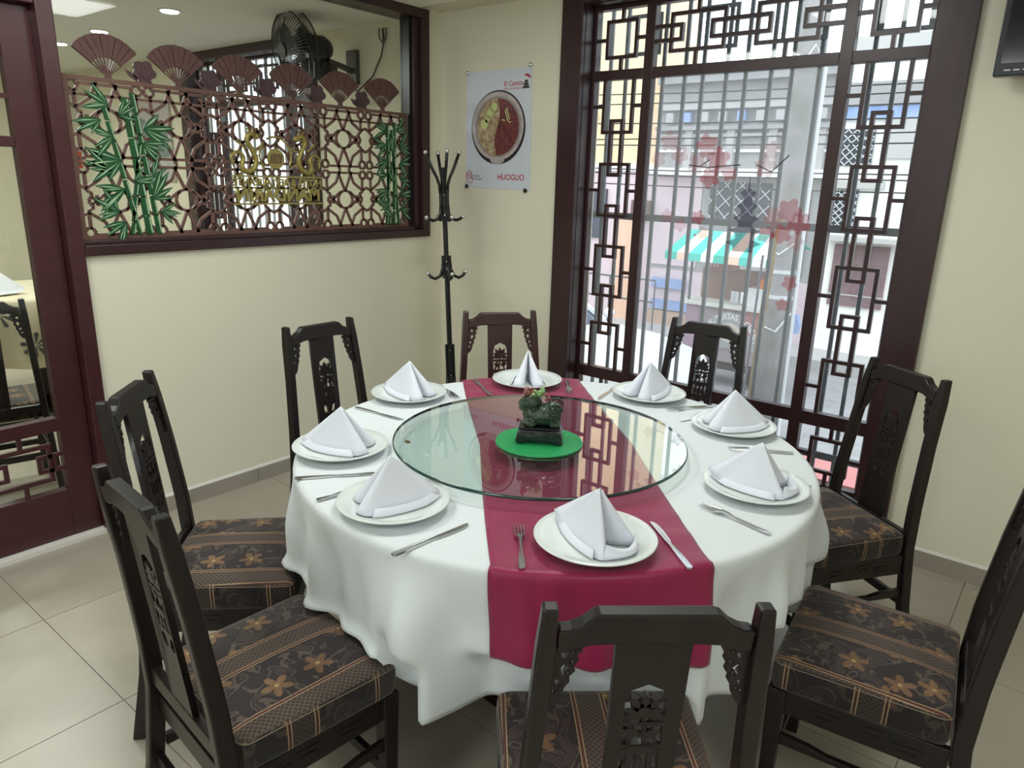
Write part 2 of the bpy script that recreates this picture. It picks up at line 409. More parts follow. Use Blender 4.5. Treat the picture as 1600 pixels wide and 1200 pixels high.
for (x0, x1) in ((-1.64, -.03), (.03, 1.64)): MB().box(x0, x1, FYF-0.052, FYF-0.048, 1.21, 2.19).build('pane', M['glass'], w4)
struct(MB().box(XA-5.5, XA-5.4, FYF-0.1, YB+0.16, 0, CEIL).build('wall_far', M['cream']))
ce = struct(MB().box(XA-T, FXR+0.1, FYF-0.1, YB+0.16, CEIL, CEIL+0.1).build('ceiling', M['ceil']))
struct(MB().box(XA-5.5, XA-T, FYF-0.1, YB, 2.375, 2.45).build('ceiling_next_room', M['ceil']))
struct(MB().box(XA, FXR, 2.995, YB, 2.375, CEIL).build('trim_1', M['cream']))          # soffit over the window
struct(MB().box(XA-5.4, XA-T, YB-0.025, YB, 2.34, 2.375).build('trim_2', M['cream']))
# baseboards: skirting tiles with a pale joint bead on top
def baseboard(name, a, b, axis):
    o = sempty(name)
    L = b-a; n = max(1, round(L/0.6))
    for k in range(n):
        s0, s1 = a+L*k/n+0.001, a+L*(k+1)/n-0.001
        if axis == 'y': MB().box(XA, XA+0.010, s0, s1, 0.0, 0.071).build('skirting_tile', M['skirting'], o, bevel=0.001)
        else: MB().box(s0, s1, YB-0.010, YB, 0.0, 0.074).build('skirting_tile', M['skirting'], o, bevel=0.001)
    if axis == 'y': MB().add([(XA,a,.071),(XA+.008,a,.071),(XA,a,.084),(XA,b,.071),(XA+.008,b,.071),(XA,b,.084)],[(0,1,2),(3,5,4),(1,4,5,2),(0,3,4,1),(0,2,5,3)]).build('joint_bead', M['whitetrim'], o)
    else: MB().add([(a,YB,.074),(a,YB-.008,.074),(a,YB,.086),(b,YB,.074),(b,YB-.008,.074),(b,YB,.086)],[(0,2,1),(3,4,5),(1,2,5,4),(0,1,4,3),(0,3,5,2)]).build('joint_bead', M['whitetrim'], o)
baseboard('baseboard_left', 1.17, YB, 'y')
baseboard('baseboard_back', -0.47, FXR, 'x')
baseboard('baseboard_corner', XA+0.011, -2.24, 'x')
# panel lamps in the ceilings
def panel_lamp(x, y, z, label):
    t = thing('panel_lamp', label, 'ceiling light', (x, y, z), 0, 'square ceiling lamps')
    MB().box(-0.31, 0.31, -0.31, 0.31, -0.012, 0).build('frame', M['lamprim'], t)
    MB().box(-0.28, 0.28, -0.28, 0.28, -0.016, -0.012).build('diffuser', M['lampface'], t)
for (lx, ly, p), w_ in zip(LAMPS, ('nearest the door', 'nearest the lattice window', 'nearest the television', 'nearest the rear wall')):
    panel_lamp(lx, ly, CEIL, 'square white dining room ceiling lamp '+w_)
for (lx, ly, p), w_ in zip(LAMPS2, ('nearer', 'farther')): panel_lamp(lx, ly, 2.375, 'square white ceiling lamp beyond the glass, the '+w_+' of two')
for (px, py, lab) in ((-4.39, 2.285, 'round lit downlight above the second carved fan, the biggest of the three downlights'),
                      (-5.45, 2.34, 'round lit downlight between the other two in the far room ceiling'),
                      (-6.25, 2.39, 'round lit downlight nearest the maroon door post, the smallest of the three')):
    t = thing('downlight', lab, 'ceiling light', (px, py, 2.375), 0, 'downlights in the room beyond the glass')
    MB().lathe([(0.045, 0), (0.062, 0), (0.062, -0.006), (0.045, -0.006)], 24).build('rim', M['lamprim'], t)
    MB().lathe([(0.001, -0.006), (0.050, -0.006), (0.046, -0.013), (0.001, -0.015)], 24).build('lens', M['lampface'], t)

# ================================================================== STREET WINDOW (wall_back)
def ring_bars(x0, x1, z0, z1, w, y0, y1, name, parent, mat, open_side=None):
    m = MB()
    if open_side != 'top': m.box(x0, x1, y0, y1, z1-w, z1)
    if open_side != 'bottom': m.box(x0, x1, y0, y1, z0, z0+w)
    zt = z1 if open_side == 'top' else z1-w
    zb = z0 if open_side == 'bottom' else z0+w
    if open_side != 'left': m.box(x0, x0+w, y0, y1, zb, zt)
    if open_side != 'right': m.box(x1-w, x1, y0, y1, zb, zt)
    return m.build(name, mat, parent)

def street_window(name, dx, decal):
    w = sempty(name); w.location = (dx, 0, 0)
    fm = M['frame']
    yb0, yb1 = YB-0.030, YB-0.0005              # casing boards on the wall face
    MB().box(-2.237, -2.115, yb0, yb1, 0.10, 2.372).build('casing_board', fm, w, bevel=0.003)
    MB().box(-0.605, -0.472, yb0, yb1, 0.10, 2.372).build('casing_board', fm, w, bevel=0.003)
    MB().box(-2.115, -0.605, yb0, yb1, 2.310, 2.372).build('casing_board', fm, w, bevel=0.003)
    MB().box(-2.115, -0.605, yb0, yb1, 0.10, 0.160).build('casing_board', fm, w, bevel=0.003)
    # reveal lining
    yl = YB+0.070                                # front of the sash
    MB().box(-2.1195, -2.113, yb1, yl+0.05, 0.152, 2.372).build('reveal', fm, w)
    MB().box(-0.607, -0.6005, yb1, yl+0.05, 0.152, 2.372).build('reveal', fm, w)
    MB().box(-2.113, -0.607, yb1, yl+0.05, 2.306, 2.373).build('reveal', fm, w)
    MB().box(-2.113, -0.607, yb1, yl+0.05, 0.152, 0.158).build('reveal', fm, w)
    ys0, ys1 = yl, yl+0.045
    # sash: stiles, mullions, rails
    for (a, b) in ((-2.113, -2.095), (-1.828, -1.780), (-0.948, -0.898), (-0.626, -0.607)):
        MB().box(a, b, ys0, ys1, 0.158, 2.306).build('mullion' if -2 < a < -0.7 else 'stile', fm, w, bevel=0.002)
    for (a, b, nm) in ((2.288, 2.306, 'head_rail'), (1.975, 2.020, 'transom'), (0.476, 0.536, 'lock_rail'), (0.158, 0.212, 'bottom_rail')):
        for (x0, x1) in ((-2.095, -1.828), (-1.780, -0.948), (-0.898, -0.626)):
            MB().box(x0, x1, ys0+0.001, ys1-0.001, a, b).build(nm, fm, w, bevel=0.002)
    # glass
    yg0, yg1 = yl+0.028, yl+0.032
    for (x0, x1) in ((-2.095, -1.828), (-1.780, -0.948), (-0.898, -0.626)):
        for (z0, z1) in ((2.020, 2.288), (0.536, 1.975), (0.212, 0.476)):
            big = x0 < -1.7 and x1 > -1 and z1 > 1.5 and z0 < 1
            MB().box(x0, x1, yg0, yg1, z0, z1).build('pane', M['glasshaze'] if big else M['glass'], w)
    # fretwork
    lw = 0.0155; y0, y1 = yl+0.004, yl+0.022
    def R4(x0, x1, z0, z1, o=None): ring_bars(x0, x1, z0, z1, lw, y0, y1, 'lattice_ring', w, fm, o)
    def B(x0, x1, z0, z1): MB().box(x0, x1, y0+0.001, y1-0.001, z0, z1).build('lattice_bar', fm, w)
    for c in (-1.958, -0.760):
        l, r = (-2.095, -1.828) if c < -1.5 else (-0.898, -0.626)
        h = lw/2
        for (zb, zt, q0, q1) in ((2.020, 2.288, 2.069, 2.243), (0.212, 0.476, 0.262, 0.428)):
            R4(c-0.086, c+0.086, q0, q1)
            B(c-h, c+h, q1, zt); B(c-h, c+h, zb, q0); zm = (q0+q1)/2
            B(l, c-0.086, zm-h, zm+h); B(c+0.086, r, zm-h, zm+h)
        # tall column: U, link, box, link, box, link, U
        R4(c-0.087, c+0.087, 1.727, 1.975, 'top')
        R4(c-0.087, c+0.087, 1.327, 1.592)
        R4(c-0.087, c+0.087, 0.919, 1.188)
        R4(c-0.087, c+0.087, 0.536, 0.785, 'bottom')
        for (a, b) in ((1.524, 1.796), (1.121, 1.391), (0.719, 0.986)):
            m = ring_bars(c-0.039, c+0.039, a, b, lw, y0-0.003, y1+0.003, 'lattice_link', w, fm)
        for z in (1.855, 1.458, 1.055, 0.655):
            B(l, c-0.087, z-h, z+h); B(c+0.087, r, z-h, z+h)
    for (zb, zt, q0, q1) in ((2.020, 2.288, 2.075, 2.244), (0.212, 0.476, 0.262, 0.428)):
        h = lw/2; k = q0-2.075
        R4(-1.706, -1.438, q0, q1); R4(-1.307, -1.037, q0, q1)
        zm = (q0+q1)/2
        ring_bars(-1.780, -1.640, zm-0.038, zm+0.038, lw, y0-0.003, y1+0.003, 'lattice_link', w, fm, 'left')
        ring_bars(-1.510, -1.238, zm-0.040, zm+0.040, lw, y0-0.003, y1+0.003, 'lattice_link', w, fm)
        ring_bars(-1.107, -0.948, zm-0.038, zm+0.038, lw, y0-0.003, y1+0.003, 'lattice_link', w, fm, 'right')
        for c in (-1.573, -1.172):
            B(c-h, c+h, q1, zt); B(c-h, c+h, zb, q0)
    return w
w1 = street_window('window_1', 0, True)
w3 = street_window('window_3', W2, False)

# iron burglar grilles outside the windows
def grille(dx, label):
    t = thing('window_grille', label, 'window grille', (dx, 0, 0), 0)
    y = YB+0.30; x = -2.36; k = 0
    while x < -0.36:
        MB().box(x-0.0085, x+0.0085, y-0.0065, y+0.0065, 0.1, 2.5).build('grille_bar', M['iron'], t)
        x += (0.094, 0.118)[k % 2]; k += 1
    for z in (1.325, 0.27, 2.47):
        MB().box(-2.40, -0.33, y-0.018, y-0.007, z-0.017, z+0.017).build('cross_rail', M['iron'], t)
    for c in (-1.96, -1.57, -1.17, -0.77):
        ring_bars(c-0.10, c+0.10, 2.11, 2.30, 0.018, y-0.017, y-0.008, 'grille_square', t, M['iron'])
    for xx in (-2.40, -0.34):
        MB().box(xx-0.01, xx+0.01, YB+0.16, y, 0.25, 0.29).build('bracket', M['iron'], t)
        MB().box(xx-0.01, xx+0.01, YB+0.16, y, 2.45, 2.49).build('bracket', M['iron'], t)
grille(0, 'blue grey iron burglar bars outside the lattice window beside the dining table')
grille(W2, 'iron burglar bars outside the far room window behind the carved fan screen')

# red blossom and pagoda stickers on the middle pane
dec = thing('window_sticker', 'translucent red blossom and grey pagoda sticker on the middle window pane', 'sticker', (-1.364, YB+0.0965, 1.25))
fr_ = film_mat('red_blossom_film', (0.50, 0.05, 0.07), 0.26)
fp_ = film_mat('pink_blossom_film', (0.60, 0.22, 0.24), 0.16)
fd_ = film_mat('plum_pagoda_film', (0.10, 0.09, 0.15), 0.40)
fb_ = film_mat('dark_branch_film', (0.05, 0.05, 0.05), 0.7)
yo = 0.0
def blossom(cx, cz, r, mat):
    m = MB()
    pts = []
    a0 = random.random()*6
    for i in range(40):
        a = 2*PI*i/40; rr = r*(0.62+0.38*abs(math.cos(2.5*(a+a0))))
        pts.append((cx+rr*math.cos(a), cz+rr*math.sin(a)))
    m.prism(pts, lambda a, b, d: (a, d, b), 0, 0.0008)
    m.build('blossom', mat, dec)
for (cx, cz, r, mm) in ((-0.12, 0.42, .055, fr_), (-0.06, 0.36, .06, fr_), (-0.16, 0.34, .05, fp_), (-0.09, 0.28, .05, fr_), (0.0, 0.30, .035, fr_),
                        (-0.31, 0.44, .05, fp_), (-0.25, 0.38, .045, fp_), (-0.36, 0.36, .04, fp_), (0.23, 0.12, .05, fp_), (0.29, 0.15, .055, fr_),
                        (0.34, 0.10, .05, fr_), (0.27, 0.05, .045, fr_), (0.20, 0.04, .04, fr_), (0.33, 0.02, .04, fp_), (-0.29, 0.10, .035, fp_), (-0.22, 0.06, .035, fp_),
                        (-0.13, 0.10, .035, fr_), (-0.10, 0.03, .03, fp_), (0.16, 0.33, .05, fp_), (0.18, 0.40, .04, fp_), (0.31, -0.26, .03, fr_), (0.33, -0.16, .035, fr_)):
    blossom(cx, cz, r, mm)
pg = MB()
zc = 0.0
for k in range(5):
    wd = 0.085-0.012*k; z = -0.02+0.055*k
    pg.prism([(0.10-wd, z+0.018), (0.10-wd*0.55, z), (0.10-wd*0.55, z-0.022), (0.10+wd*0.55, z-0.022), (0.10+wd*0.55, z), (0.10+wd, z+0.018), (0.10+wd*0.5, z+0.033), (0.10-wd*0.5, z+0.033)], lambda a, b, d: (a, d, b), 0.0001*k, 0.0008+0.0001*k)
pg.prism([(0.095, 0.23), (0.105, 0.23), (0.10, 0.30)], lambda a, b, d: (a, d, b), 0, 0.0008)
pg.build('pagoda', fd_, dec)
br = MB()
for pts in (((-0.20, 0.335), (-0.10, 0.325), (0.0, 0.335), (0.05, 0.338)), ((-0.14, 0.332), (-0.10, 0.36)), ((0.12, 0.34), (0.19, 0.31), (0.26, 0.38))):
    for a, b in zip(pts[:-1], pts[1:]):
        br.bar((a[0], 0.0004, a[1]), (b[0], 0.0004, b[1]), 0.005, 0.0008, (0, 1, 0))
br.build('branch', fb_, dec)['kind'] = 'stuff'

# ================================================================== GLAZED PARTITION (wall_left) and door
wp = sempty('window_2')
fm = M['frame']
X0, X1 = XA-T-0.01, XA+0.020
MB().box(X0, X1, 1.163, 3.043, 1.165, 1.207).build('sill_rail', fm, wp, bevel=0.004)
MB().box(X0+0.02, X1-0.012, 1.163, 2.93, 1.2075, 1.222).build('sill_bead', fm, wp, bevel=0.002)
MB().box(X0, X1, 1.163, 3.043, 2.318, 2.366).build('head_rail', fm, wp, bevel=0.004)
MB().box(X0, X1, 2.985, 3.043, 1.2075, 2.3175).build('stile', fm, wp, bevel=0.004)
MB().box(X0+0.02, X1-0.025, 2.945, 2.9845, 1.2225, 2.3175).build('stile_bead', fm, wp, bevel=0.003)
MB().box(X0+0.035, X1-0.045, 2.93, 2.9445, 1.2225, 2.3175).build('stile_bead', M['plastic'], wp)
MB().box(XA-0.085, XA-0.079, 1.163, 2.93, 1.2225, 2.3175).build('pane', M['partglass'], wp)

# carved screen in front of the glass
scr = thing('carved_screen', 'brown fretwork screen with carved fans, roses, green bamboo and gold emblem in partition window', 'carved screen', (XA-0.045, 0, 0))
SY0, SY1, SZ0, SZ1 = 1.192, 2.912, 1.224, 1.824
def sp(a, b, d): return (d, a, b)
TH = 0.010
fw = MB()
def seg(p, q, wd=0.0115, t=TH):
    fw.bar((0, p[0], p[1]), (0, q[0], q[1]), wd, t, (1, 0, 0))
NC = 6; CW = (SY1-SY0)/NC; HH = (SZ1-SZ0)/2
def clip_seg(p, q):
    # keep inside the panel rectangle
    (x0, z0), (x1, z1) = p, q
    t0, t1 = 0.0, 1.0; dx, dz = x1-x0, z1-z0
    for pp, qq in ((-dx, x0-SY0), (dx, SY1-x0), (-dz, z0-SZ0), (dz, SZ1-z0)):
        if abs(pp) < 1e-9:
            if qq < 0: return
        else:
            r = qq/pp
            if pp < 0: t0 = max(t0, r)
            else: t1 = min(t1, r)
    if t0 >= t1-0.02: return
    seg((x0+dx*t0, z0+dz*t0), (x0+dx*t1, z0+dz*t1))
def poly(pts, c, closed=False):
    q = [(c[0]+a*CW, c[1]+b*HH) for a, b in pts]
    if closed: q = q + [q[0]]
    for a, b in zip(q[:-1], q[1:]): clip_seg(a, b)
for i in range(NC+1):
    yc = SY0 + (i+0.0)*CW
    for k in range(3):
        c = (yc, SZ0+k*HH)
        # rosette: four small hexagonal loops
        for sx_, sz_ in ((1, 1), (1, -1), (-1, 1), (-1, -1)):
            cx, cz = 0.085*sx_, 0.085*sz_
            poly([(cx+0.075*math.cos(a*PI/3), cz+0.068*math.sin(a*PI/3)) for a in range(6)], c, True)
        # ring
        for s in (1, -1):
            poly([(0.40*s, 0), (0.36*s, 0.09), (0.30*s, 0.22), (0.11*s, 0.34)], c)
            poly([(0.40*s, 0), (0.36*s, -0.09), (0.30*s, -0.22), (0.11*s, -0.34)], c)
            poly([(0.16*s, 0.055), (0.37*s, 0.055)], c); poly([(0.16*s, -0.055), (0.37*s, -0.055)], c)
            poly([(0.37*s, 0.055), (0.5*s, 0.055)], c); poly([(0.37*s, -0.055), (0.5*s, -0.055)], c)
    for k in range(2):
        c = (yc, SZ0+(k+0.5)*HH)
        # hexagram
        for s in (1, -1):
            poly([(0.10*s, 0.36), (0.10*s, 0.13), (0.17*s, 0.09), (0.11*s, 0.0), (0.17*s, -0.09), (0.10*s, -0.13), (0.10*s, -0.36)], c)
            poly([(0.10*s, 0.15), (0, 0.20)], c); poly([(0.10*s, -0.15), (0, -0.20)], c)
            poly([(0.15*s, 0.05), (0.40*s, -0.13)], c); poly([(0.15*s, -0.05), (0.40*s, 0.13)], c)
for i in range(NC):
    yc = SY0 + (i+0.5)*CW
    for k in range(2):
        c = (yc, SZ0+(k+0.5)*HH)
        poly([(0.16*math.cos(a*PI/6), 0.15*math.sin(a*PI/6)) for a in range(12)], c, True)
        for s in (1, -1):
            poly([(0.27*s, 0.07), (0.27*s, -0.07)], c)
            for q in (1, -1):
                poly([(0.0*s, 0.14*q), (0.15*s, 0.46*q)], c)
fo = fw.build('fretwork', M['fret'], scr); fo['kind'] = 'stuff'
ring_m = MB()
for a, b in (((SY0, SZ1), (SY1, SZ1)), ((SY0, SZ0), (SY1, SZ0)), ((SY0, SZ0), (SY0, SZ1)), ((SY1, SZ0), (SY1, SZ1))):
    pass
MB().box(-0.007, 0.007, SY0-0.008, SY1+0.008, SZ1-0.006, SZ1+0.009).build('border', M['fret'], scr)
MB().box(-0.007, 0.007, SY0-0.008, SY1+0.008, SZ0-0.001, SZ0+0.012).build('border', M['fret'], scr)
MB().box(-0.007, 0.007, SY0-0.008, SY0+0.008, SZ0+0.012, SZ1-0.006).build('border', M['fret'], scr)
MB().box(-0.007, 0.007, SY1-0.008, SY1+0.008, SZ0+0.012, SZ1-0.006).build('border', M['fret'], scr)
MB().box(-0.005, 0.005, SY0, SY1, SZ1-0.062, SZ1-0.052).build('inner_rail', M['fret'], scr)
# fans along the top
def carved_fan(yc):
    base = MB()
    a0, a1 = R_(38), R_(142)
    zc = SZ1+0.016
    rot = []
    ff = None
    n = 9
    # ribs
    m = MB()
    for i in range(n+1):
        a = a0+(a1-a0)*i/n
        m.bar((0, yc+0.012*math.cos(a), zc+0.012*math.sin(a)), (0, yc+0.075*math.cos(a), zc+0.075*math.sin(a)), 0.0042, 0.007, (1, 0, 0))
    m.prism([(yc-0.014, SZ1+0.007), (yc+0.014, SZ1+0.007), (yc+0.012, zc+0.014), (yc-0.012, zc+0.014)], sp, -0.004, 0.004)
    root = m.build('carved_fan', M['fretdark'], scr)
    # pleats of the leaf, alternately proud
    for i in range(n):
        b0 = a0+(a1-a0)*i/n+0.008; b1 = a0+(a1-a0)*(i+1)/n-0.008
        q = [(yc+0.070*math.cos(b0), zc+0.070*math.sin(b0)), (yc+0.152*math.cos(b0), zc+0.152*math.sin(b0)),
             (yc+0.154*math.cos((b0+b1)/2), zc+0.154*math.sin((b0+b1)/2)),
             (yc+0.152*math.cos(b1), zc+0.152*math.sin(b1)), (yc+0.070*math.cos(b1), zc+0.070*math.sin(b1))]
        MB().prism(q, sp, -0.004, 0.0045 if i % 2 else 0.0065).build('pleat', M['fretdark'], root)
    back = [(yc+0.069*math.cos(a0+(a1-a0)*i/16), zc+0.069*math.sin(a0+(a1-a0)*i/16)) for i in range(17)] + [(yc+0.151*math.cos(a1-(a1-a0)*i/16), zc+0.151*math.sin(a1-(a1-a0)*i/16)) for i in range(17)]
    MB().prism(back, sp, -0.006, -0.001).build('fan_backing', M['fretdark'], root)
FY = [1.352+0.2795*i for i in range(6)]
for y in FY: carved_fan(y)
def carved_rose(yc):
    zc = SZ1+0.060
    m = MB()
    zc -= 0.010
    pts = [(yc+(0.037+0.012*abs(math.cos(2.5*a+0.4)))*math.cos(a), zc+(0.034+0.011*abs(math.cos(2.5*a+0.4)))*math.sin(a)) for a in [2*PI*i/60 for i in range(60)]]
    pts = [(y, max(z, SZ1+0.008)) for y, z in pts]
    m.prism(pts, sp, -0.005, 0.003)
    m.prism([(yc-0.03, SZ1+0.0085), (yc+0.03, SZ1+0.0085), (yc+0.02, zc-0.02), (yc-0.02, zc-0.02)], sp, -0.0045, 0.002)
    root = m.build('carved_rose', M['rose'], scr)
    for k, (dy, dz, r, h) in enumerate(((0, 0.004, 0.030, 0.006), (0.003, 0.0, 0.021, 0.009), (-0.002, 0.003, 0.012, 0.012))):
        MB().prism([(yc+dy+r*(1+0.18*math.sin(3*a+k))*math.cos(a), zc+dz+r*(1+0.18*math.sin(3*a+k))*math.sin(a)) for a in [2*PI*i/24 for i in range(24)]], sp, 0.002, 0.002+h*0.7).build('petal_whorl', M['rose'], root, bevel=0.001)
    MB().prism([(yc-0.030, SZ1+0.010), (yc-0.058, SZ1+0.026), (yc-0.074, SZ1+0.050), (yc-0.050, SZ1+0.044), (yc-0.030, SZ1+0.024)], sp, -0.004, 0.003).build('rose_leaf', M['rose'], root)
for i in range(5): carved_rose(FY[i]+0.143)
# bamboo clumps
def leaf_poly(y, z, ang, L, wd):
    pts = []
    for t, w_ in ((0, 0.12), (0.2, 0.7), (0.45, 1), (0.75, 0.6), (1, 0), ):
        pts.append((t*L, wd*w_))
    full = pts + [(a, -b) for a, b in reversed(pts[:-1])]
    ca, sa = math.cos(ang), math.sin(ang)
    return [(y+a*ca-b*sa, z+a*sa+b*ca) for a, b in full]
def bamboo(y0, y1, stalks, clusters, seed):
    rnd = random.Random(seed)
    for (a, b, top, wd) in stalks:
        # stalk as jointed segments
        n = 7
        for k in range(n):
            t0, t1 = k/n, (k+1)/n
            ya, yb = a+(b-a)*t0, a+(b-a)*t1; za, zb = SZ0+0.012+(top-SZ0-0.012)*t0, SZ0+0.012+(top-SZ0-0.012)*t1
            s = MB().prism([(ya-wd/2, za+0.002), (ya+wd/2, za+0.002), (yb+wd/2*0.92, zb-0.002), (yb-wd/2*0.92, zb-0.002)], sp, 0.0085, 0.0145).build('bamboo_stalk', M['bamboo'], scr)
            MB().prism([(ya+wd*0.20, za+0.006), (ya+wd*0.42, za+0.006), (yb+wd*0.40, zb-0.006), (yb+wd*0.20, zb-0.006)], sp, 0.0145, 0.0152).build('highlight', M['leafedge'], s)
    for (cy_, cz_, ang, cnt, L) in clusters:
        for k in range(cnt):
            a = ang + (k-(cnt-1)/2)*0.40 + rnd.uniform(-0.22, 0.22)
            l = L*rnd.uniform(0.7, 1.15)
            lf = MB().prism(leaf_poly(cy_, cz_, a, l, l*0.115), sp, 0.013+0.0006*k, 0.0165+0.0006*k).build('bamboo_leaf', M['leaf'], scr)
            ca, sa = math.cos(a), math.sin(a)
            MB().prism([(cy_+l*.1*ca, cz_+l*.1*sa), (cy_+l*.55*ca+l*.03*sa, cz_+l*.55*sa-l*.03*ca), (cy_+l*.95*ca, cz_+l*.95*sa), (cy_+l*.55*ca-l*.015*sa, cz_+l*.55*sa+l*.015*ca)], sp, 0.0165+0.0006*k, 0.0172+0.0006*k).build('leaf_vein', M['leafedge'], lf)
bamboo(0, 0, [(1.445, 1.40, 1.77, 0.030), (1.405, 1.315, 1.75, 0.020), (1.485, 1.43, 1.79, 0.022), (1.375, 1.44, 1.60, 0.018)],
       [(1.335, 1.735, 2.9, 4, 0.10), (1.37, 1.70, 0.5, 4, 0.09), (1.30, 1.68, 3.6, 3, 0.10), (1.34, 1.62, 3.3, 4, 0.10), (1.46, 1.655, 0.1, 5, 0.12), (1.45, 1.60, -0.5, 4, 0.11),
        (1.36, 1.53, 3.4, 4, 0.13), (1.32, 1.49, 2.6, 3, 0.11), (1.36, 1.42, 3.5, 4, 0.12), (1.31, 1.40, 4.4, 3, 0.09), (1.47, 1.38, 0.6, 4, 0.12), (1.50, 1.33, -0.2, 4, 0.10),
        (1.33, 1.33, 2.9, 4, 0.10), (1.35, 1.29, 3.9, 4, 0.10), (1.48, 1.47, 1.0, 3, 0.09), (1.40, 1.45, 0.4, 3, 0.10)], 3)
bamboo(0, 0, [(2.775, 2.770, 1.77, 0.022), (2.810, 2.825, 1.78, 0.022), (2.845, 2.800, 1.74, 0.020), (2.755, 2.790, 1.70, 0.016)],
       [(2.755, 1.73, 2.8, 4, 0.09), (2.835, 1.73, 0.5, 4, 0.09), (2.755, 1.66, 3.3, 4, 0.09), (2.855, 1.65, 0.0, 5, 0.10), (2.765, 1.58, 3.5, 4, 0.10), (2.855, 1.57, -0.3, 5, 0.10),
        (2.755, 1.50, 3.0, 4, 0.09), (2.855, 1.48, 0.2, 4, 0.09), (2.765, 1.42, 3.6, 4, 0.10), (2.855, 1.40, 0.3, 4, 0.10), (2.765, 1.34, 3.0, 4, 0.09), (2.855, 1.32, 0.0, 4, 0.10), (2.805, 1.62, 1.6, 4, 0.09), (2.805, 1.46, 1.6, 4, 0.09), (2.795, 1.28, 2.5, 4, 0.09)], 4)
# gold emblem: mirrored lettering (it faces the next room), two dragons and a medallion
EY = 2.08
def mir(yc, zc, x=0.013):
    return lambda v: Vector((x - v.z, yc - v.x, zc + v.y))
def sign_line(txt, zc, size, width, name, bold):
    me = text_mesh(txt, size, 0.008, bold=bold)
    xs = [v.co.x for v in me.vertices]; k = width/(max(xs)-min(xs)); mid = (max(xs)+min(xs))/2
    f = mir(EY, zc); xform(me, lambda v: f(Vector(((v.x-mid)*k, v.y, v.z))))
    return link(name, me, M['gold'], scr)
sign_line('HOTEL & RESTAURANTE', 1.452, 0.046, 0.480, 'sign_line_small', 0.0012)
sign_line('MANDARIN', 1.396, 0.088, 0.455, 'sign_line_large', 0.0030)
for z in (1.480, 1.429, 1.356):
    MB().box(0.010, 0.017, EY-0.245, EY+0.245, z-0.004, z+0.004).build('sign_rule', M['gold'], scr)
md = MB(); md.prism(circle(EY-0.010, 1.562, 0.046, 28), sp, 0.010, 0.015)
mdo = md.build('medallion', M['gold'], scr)
for k in range(-2, 3):
    MB().bar((0.0165, EY-0.010+k*0.013-0.006, 1.540), (0.0165, EY-0.010+k*0.013+0.006, 1.584), 0.0045, 0.003, (1, 0, 0)).build('medallion_stroke', M['fretdark'], mdo)
mo = MB()
mo.tube([(0.013, EY-0.010+0.085*math.cos(R_(a)), 1.575+0.085*math.sin(R_(a))) for a in range(120, -31, -15)], 0.005, 6)
mo.build('flame_arc', M['gold'], scr)
mo = MB(); mo.tube([(0.013, EY-0.010+0.085*math.cos(R_(a)), 1.575+0.085*math.sin(R_(a))) for a in range(140, 211, 14)], 0.005, 6); mo.build('flame_arc', M['gold'], scr)
def dragon(s, yc):
    m = MB()
    body = [(0.085, 1.52), (0.095, 1.565), (0.060, 1.585), (0.035, 1.560), (0.045, 1.520), (0.02, 1.500), (-0.015, 1.515), (-0.030, 1.555), (-0.010, 1.600), (0.012, 1.640), (-0.005, 1.668), (-0.035, 1.655)]
    rs = [0.004, 0.007, 0.009, 0.011, 0.012, 0.013, 0.013, 0.013, 0.012, 0.012, 0.013, 0.010]
    # smooth path
    pts = []; rr = []
    for i in range(len(body)-1):
        for k in range(4):
            t = k/4
            p0 = body[max(i-1, 0)]; p1 = body[i]; p2 = body[i+1]; p3 = body[min(i+2, len(body)-1)]
            f = lambda a, b, c, d: 0.5*((2*b)+(-a+c)*t+(2*a-5*b+4*c-d)*t*t+(-a+3*b-3*c+d)*t**3)
            pts.append((0.014, yc+s*f(p0[0], p1[0], p2[0], p3[0]), f(p0[1], p1[1], p2[1], p3[1]))); rr.append(rs[i]+(rs[i+1]-rs[i])*t)
    m.tube(pts, 0.01, 6, rs=[r*1.0 for r in rr])
    root = m.build('dragon', M['gold'], scr, smooth=True)
    h = MB(); h.ball((0.015, yc-s*0.035, 1.657), 0.016, 0.5, 1.3, 0.9, 10, 6); h.bar((0.015, yc-s*0.02, 1.668), (0.015, yc+s*0.01, 1.690), 0.005, 0.005); h.bar((0.015, yc-s*0.03, 1.67), (0.015, yc-s*0.015, 1.695), 0.005, 0.005)
    h.build('dragon_head', M['gold'], root, smooth=True)
    for (a, b, c, d) in ((0.02, 1.60, 0.055, 1.625), (-0.025, 1.545, -0.06, 1.53), (0.03, 1.52, 0.05, 1.495), (-0.02, 1.59, -0.06, 1.605)):
        q = MB(); q.bar((0.014, yc+s*a, b), (0.014, yc+s*c, d), 0.007, 0.006, (1, 0, 0))
        for e in (-0.5, 0, 0.5):
            an = math.atan2(d-b, s*(c-a))+e
            q.bar((0.014, yc+s*c, d), (0.014, yc+s*c+0.014*math.cos(an), d+0.014*math.sin(an)), 0.004, 0.005, (1, 0, 0))
        q.build('dragon_claw', M['gold'], root)
    f = MB()
    for i in range(2, 40, 3):
        p = pts[i]; n = pts[min(i+1, len(pts)-1)]
        d = Vector((0, n[1]-p[1], n[2]-p[2])).normalized(); nn = Vector((0, -d.z, d.y))*s
        a = Vector(p)+nn*rr[i]*0.5
        f.bar(a, a+nn*0.012, 0.005, 0.004, (1, 0, 0))
    f.build('dragon_crest', M['gold'], root)
dragon(-1, EY-0.145); dragon(1, EY+0.145)

